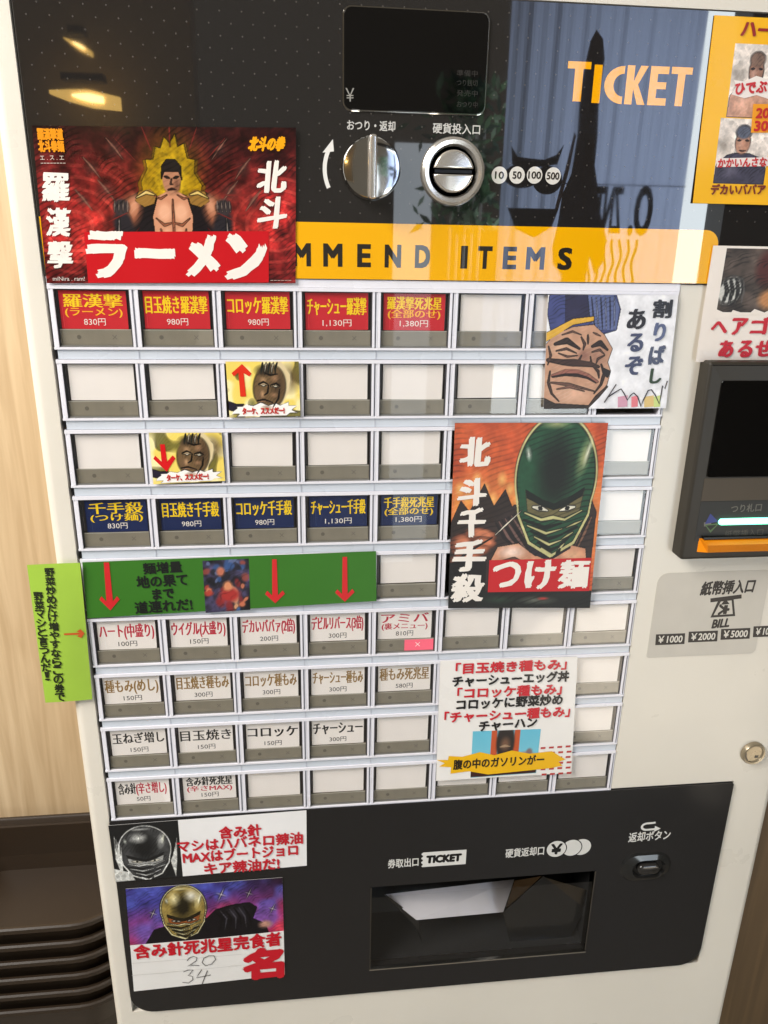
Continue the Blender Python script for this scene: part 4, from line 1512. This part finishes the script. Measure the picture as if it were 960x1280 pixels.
P.pic(photo(101, (120, 94, 80), (196, 146, 122), (150, 110, 92)), .165, .135, .52, .52)
P.pic(photo(111, (92, 96, 112), (66, 62, 78), (176, 128, 104)), .13, .525, .50, .885)
P.mb.gpx('ハ', 927, 28, 945, 45, y, (150, 30, 28), 'brush', b=.07)
P.mb.gpx('ー', 948, 36, 963, 39, y, (150, 30, 28), 'brush', b=.3)
P.mb.gpx('ト', 970, 28, 980, 46, y, (150, 30, 28), 'brush', b=.07)
P.mb.ppx([(914, 118), (920, 108), (917, 100), (930, 102), (945, 95), (958, 99), (975, 94), (985, 105), (990, 118), (975, 120), (960, 124), (945, 119), (930, 123)][::-1], y + .1, (238, 228, 220))
P.mb.tpx('ひでぶっ', 919, 111, 970, 107, 16, y - .05, (200, 40, 46), 'pop', b=.05, rough=.01)
P.mb.ppx([(941, 130), (1000, 130), (1000, 166), (938, 166)][::-1], y + .1, (238, 156, 20))
P.mb.tpx('200円', 945, 141, 985, 141, 16, y - .05, (196, 36, 28), 'pop', b=.05)
P.mb.tpx('300円', 943, 157, 985, 157, 16, y - .05, (196, 36, 28), 'pop', b=.05)
P.mb.ppx([(896, 198), (990, 196), (989, 207), (895, 209)][::-1], y + .1, (236, 222, 216))
P.mb.tpx('かかいんさない', 897, 204, 968, 202, 12, y - .05, (200, 50, 52), 'pop', b=.04, rough=.01)
P.mb.tpx('デカいババア', 888, 237, 956, 237, 13, y, (120, 38, 24), 'pop', b=.045, rough=.01)
P.done('poster', M['print'], 'bright yellow poster with two portrait photos above the bill acceptor', 'poster', 'posters stuck on the ticket machine')

# ---- hair tie poster, its edge curling off the panel
x0, z1 = at(897, 307, -1.5)
x0b, z0 = at(870, 452, -1.5)
P = Poster(None, -1.5, (236, 226, 216), .9, pts=[(x0 - 3, z1), (x0 + 92, z1), (x0b + 92, z0), (x0b - 1, z0)])
a = canvas(120, 80, (70, 60, 54))
grain(a, 5, .8, 121)
ell(a, .62, .30, .22, .34, (184, 172, 160), .3)
ell(a, .66, .06, .3, .2, (150, 86, 50), .4)
ell(a, .36, .3, .12, .36, (78, 34, 30), .5)
ell(a, .74, .26, .06, .06, (110, 100, 92), .5)
brush(a, [(.48, .46), (.6, .52), (.76, .5)], .03, (150, 138, 126), .9)
ell(a, .08, .66, .12, .26, (198, 196, 190), .3, 14)
for k in range(4):
    brush(a, [(.02 + k * .05, .46), (.06 + k * .045, .66), (.04 + k * .05, .86)], .02, (90, 86, 82), .7)
ell(a, .42, .78, .12, .22, (190, 132, 84), .5)
pol(a, [(.5, .66), (.62, .6), (.95, .62), (1, 1), (.5, 1)], (52, 54, 46))
ink(a, 1.0, .5, 110, 60, 123)
P.pic(a, .10, .02, 1.0, .56)
y = -1.95
zz = [(.085, .53), (.2, .585), (.22, .54), (.34, .58), (.38, .53), (.46, .56), (.60, .47), (.72, .56), (.84, .49), (1.0, .55), (1.0, .62), (.08, .62)]
P.mb.poly([tuple(P.p(u, v)) for u, v in zz][::-1], -1.65, (236, 226, 216))
for ch, x0_, y0_, x1_, y1_ in (('ヘ', 887, 400, 910, 418), ('ア', 913, 396, 934, 420), ('ゴ', 937, 395, 962, 419), ('ム', 966, 396, 988, 418), ('あ', 897, 424, 917, 448), ('る', 921, 424, 941, 448), ('ぜ', 943, 423, 966, 447)):
    P.mb.gpx(ch, x0_ + 2, y0_ + 2, x1_ - 2, y1_ - 2, y, (196, 26, 46), 'brush', b=.075, rough=.012)
P.done('poster', M['matte_print'], 'white hair tie notice with a bandaged portrait and red brush lettering', 'poster', 'posters stuck on the ticket machine')

# ------------------------------------------------------------------ stack of dark trays
ORD = ['topmost dark brown plastic tray of the stack, its empty inside showing', 'second dark brown tray from the top of the stack', 'third dark brown tray from the top of the stack',
       'fourth dark brown tray from the top of the stack', 'fifth dark brown tray from the top of the stack', 'lowest dark brown tray of the stack in view']


def tray_mesh():
    b = MB()
    x0, x1, y0, y1 = -210, 0, 0, 150
    r = 50

    def ring(ins, z):
        return [(x, yy, z) for x, yy in rrect(x0 + ins, x1 - ins, y0 + ins, y1 - ins, r - min(ins, 20) * .6, 8)]
    rings = [ring(12, -62), ring(6, -8), ring(-1.0, -7), ring(-3, -5.6), ring(-3, -1.4), ring(-1.6, 0), ring(1.0, -.3), ring(2.4, -2), ring(13, -60)]
    n = len(rings[0])
    v = sum(rings, [])
    F = []
    for k in range(len(rings) - 1):
        for i in range(n):
            j = (i + 1) % n
            F.append((k * n + i, k * n + j, (k + 1) * n + j, (k + 1) * n + i))
    F.append(list(range(n))[::-1])
    F.append([8 * n + i for i in range(n)])
    b.add(v, F, (48, 37, 26))
    return b


tr = tray_mesh().build('stacking_tray', M['tray'], smooth=40)
HZ = -579.5
for i in range(6):
    o = tr if i == 0 else tr.copy()
    if i:
        COL.objects.link(o)
    o.location = Vector((-24 - (i % 3) * .8, 80, HZ - i * 20.5)) * .001
    tag(o, ORD[i], 'tray', 'dark trays stacked beside the machine')

# ------------------------------------------------------------------ what the glass mirrors, behind the viewer
m = MB()
n, k = 70, 16
cx0, cx1 = 780, 1365
pts = []
cols = []
NB = (178, 190, 222)
Vv, Ff = [], []
for i in range(n + 1):
    x = cx0 + (cx1 - cx0) * i / n
    for j in range(k + 1):
        z = 690 - 1020 * j / k
        Vv.append((x, -2000 + 5 * math.sin(i * .55) + 3 * math.sin(i * 1.3 + j * .2), z))
for i in range(n):
    for j in range(k):
        q = i * (k + 1) + j
        Ff.append((q, q + k + 1, q + k + 2, q + 1))
m.add(Vv, Ff, NB)
BK = (12, 12, 14)
yb = -1982
tw = [(1003, 540), (1012, 580), (1030, 604), (1050, 584), (1058, 530), (1056, 420), (1062, 330), (1060, 250), (1078, 190), (1092, 110), (1118, 40), (1112, -30), (1090, -70), (1078, -10), (1070, -60), (1066, -325), (992, -325), (988, -120), (984, -70), (960, -40), (946, 20), (958, 90), (968, 160), (988, 230), (1000, 330), (998, 440)]
m.poly([(x + random.uniform(-5, 5), z + random.uniform(-6, 6)) for x, z in tw][::-1], yb, (34, 25, 22))
m.poly([(996, 330), (985, 240), (960, 120), (940, 60), (950, 130), (972, 240), (990, 340)], yb - 2, (70, 48, 40))
m.poly([(1030, 330), (1052, 330), (1056, 200), (1040, 120), (1022, 200)], yb + 3, (64, 42, 34))
m.poly([(1092, -70), (1124, -20), (1120, 40), (1100, -20)], yb + 3, (96, 62, 46))
m.disc(838, 215, 55, 34, yb, BK)
m.disc(918, 205, 46, 40, yb, BK)
m.poly([(800, 296), (806, 246), (850, 238), (900, 242), (945, 250), (962, 306), (940, 276), (905, 262), (860, 264), (822, 268)], yb - 1, BK)
m.poly([(800, 125), (960, 125), (940, 70), (890, 40), (830, 65)], yb, BK)
m.text('ZNT', 1120, 125, -84, 130, yb, BK, 'bold', em=False, b=.02)
m.text('O.', 1225, 125, -66, 140, yb, BK, 'bold', em=False, b=.035)
m.box(790, 1360, 196, 199, yb - 3, yb - 1, (120, 128, 150))
for i in range(8):
    x = 1050 + i * 24
    m.stroke([(x + 6 * math.sin(j * .9 + i), 40 - j * 16) for j in range(12)], 9, yb, BK)
cloth = bpy.data.materials.new('curtain_cloth')
cloth.use_nodes = True
N, L = cloth.node_tree.nodes, cloth.node_tree.links
N.remove(N['Principled BSDF'])
vc = N.new('ShaderNodeVertexColor')
vc.layer_name = 'print'
tl, df = N.new('ShaderNodeBsdfTranslucent'), N.new('ShaderNodeBsdfDiffuse')
L.new(vc.outputs[0], tl.inputs[0])
L.new(vc.outputs[0], df.inputs[0])
mxs = N.new('ShaderNodeMixShader')
mxs.inputs[0].default_value = .25
L.new(tl.outputs[0], mxs.inputs[1])
L.new(df.outputs[0], mxs.inputs[2])
L.new(mxs.outputs[0], N['Material Output'].inputs[0])
tag(m.build('shop_curtain', cloth), 'blue-grey shop curtain with black print seen mirrored in the black glass', 'curtain')
m = MB()
m.box(1500, 1800, -1100, 1200, -2100, -1990, (30, 28, 26))
m.box(470, 1800, 760, 900, -2100, -2060, (30, 28, 26))
tag(m.build('door_frame', M['matte_print']), 'dark door frame around the shop curtain mirrored in the glass', 'door frame')
leafm = cloth.copy()
leafm.name = 'leaf'
pl = empty('garden_shrub', (720, -2120, -400))
tag(pl, 'leafy green shrub mirrored between the coin slot and the curtain', 'plant')
m = MB()
lr = random.Random(5)
for i in range(340):
    t = lr.random()
    a, b, z = 700 + lr.gauss(0, 62), -2120 + lr.gauss(0, 30), 60 + 430 * t
    th, L_ = lr.uniform(0, 6.3), lr.uniform(16, 34)
    u = np.array([math.cos(th), lr.uniform(-.4, .4), math.sin(th)]) * L_
    w = np.array([-math.sin(th), lr.uniform(-.4, .4), math.cos(th)]) * L_ * .3
    p0 = np.array([a, b, z])
    m.add([p0 - u, p0 + w, p0 + u, p0 - w], [(0, 1, 2, 3)], lr.choice([(70, 110, 80), (110, 150, 110), (60, 96, 84), (170, 200, 170)]))
m.build('foliage', leafm, pl)
m = MB()
for k in range(5):
    m.lathe(0, 0, [(4, 0), (4, 1)], 6)
    m.v[-1] = np.array([(700 + (k - 2) * 24 + 4 * math.cos(i * 1.047), -2120 + 4 * math.sin(i * 1.047), -400 if j == 0 else 360) for j in range(2) for i in range(6)], float)
m.build('stem', M['dark_plastic'], pl)
m = MB()
m.box(-2200, -300, -300, 1500, -3900, -3700, (196, 180, 156))
tag(m.build('back_wall', M['matte_print']), kind='structure')
for nm, px, py, wx, hz, lab in (('pendant_lamp', 106, 122, 300, 70, 'wide warm lamp mirrored in the upper corner of the black glass'), ('pendant_lamp', 97, 57, 110, 26, 'small warm lamp mirrored above the wide one in the black glass')):
    hx, hzv = at(px, py)
    K = (509 + 3500) / 509
    X, Z = CAMP[0] + (hx - CAMP[0]) * K, CAMP[2] + (hzv - CAMP[2]) * K
    e = empty(nm, (X, -3500, Z))
    m = MB()
    tl_ = -.12 if wx > 200 else -.5
    prof = [(-.5, .10), (-.2, .34), (.05, .5), (.5, .36), (.5, -.40), (.1, -.5), (-.25, -.34), (-.5, -.10)]
    m.prism([(X + u * wx, Z + v * hz + u * wx * tl_) for u, v in prof][::-1], -3540, -3500, 4)
    m.build('diffuser', M['lamp_glow'], e)
    m = MB()
    m.prism([(X + u * wx * .45 + wx * .05, Z + v * hz * .5 + u * wx * tl_ * .4) for u, v in prof][::-1], -3499, -3490, 2)
    m.build('bulb', M['lamp_core'], e)
    m = MB()
    m.box(X - wx * .3, X + wx * .3, Z + hz / 2 + 30, Z + hz / 2 + 60, -3560, -3480, (60, 56, 50))
    m.build('lamp_housing', M['dark_plastic'], e)
    tag(e, lab, 'lamp', 'lamps mirrored in the black glass')
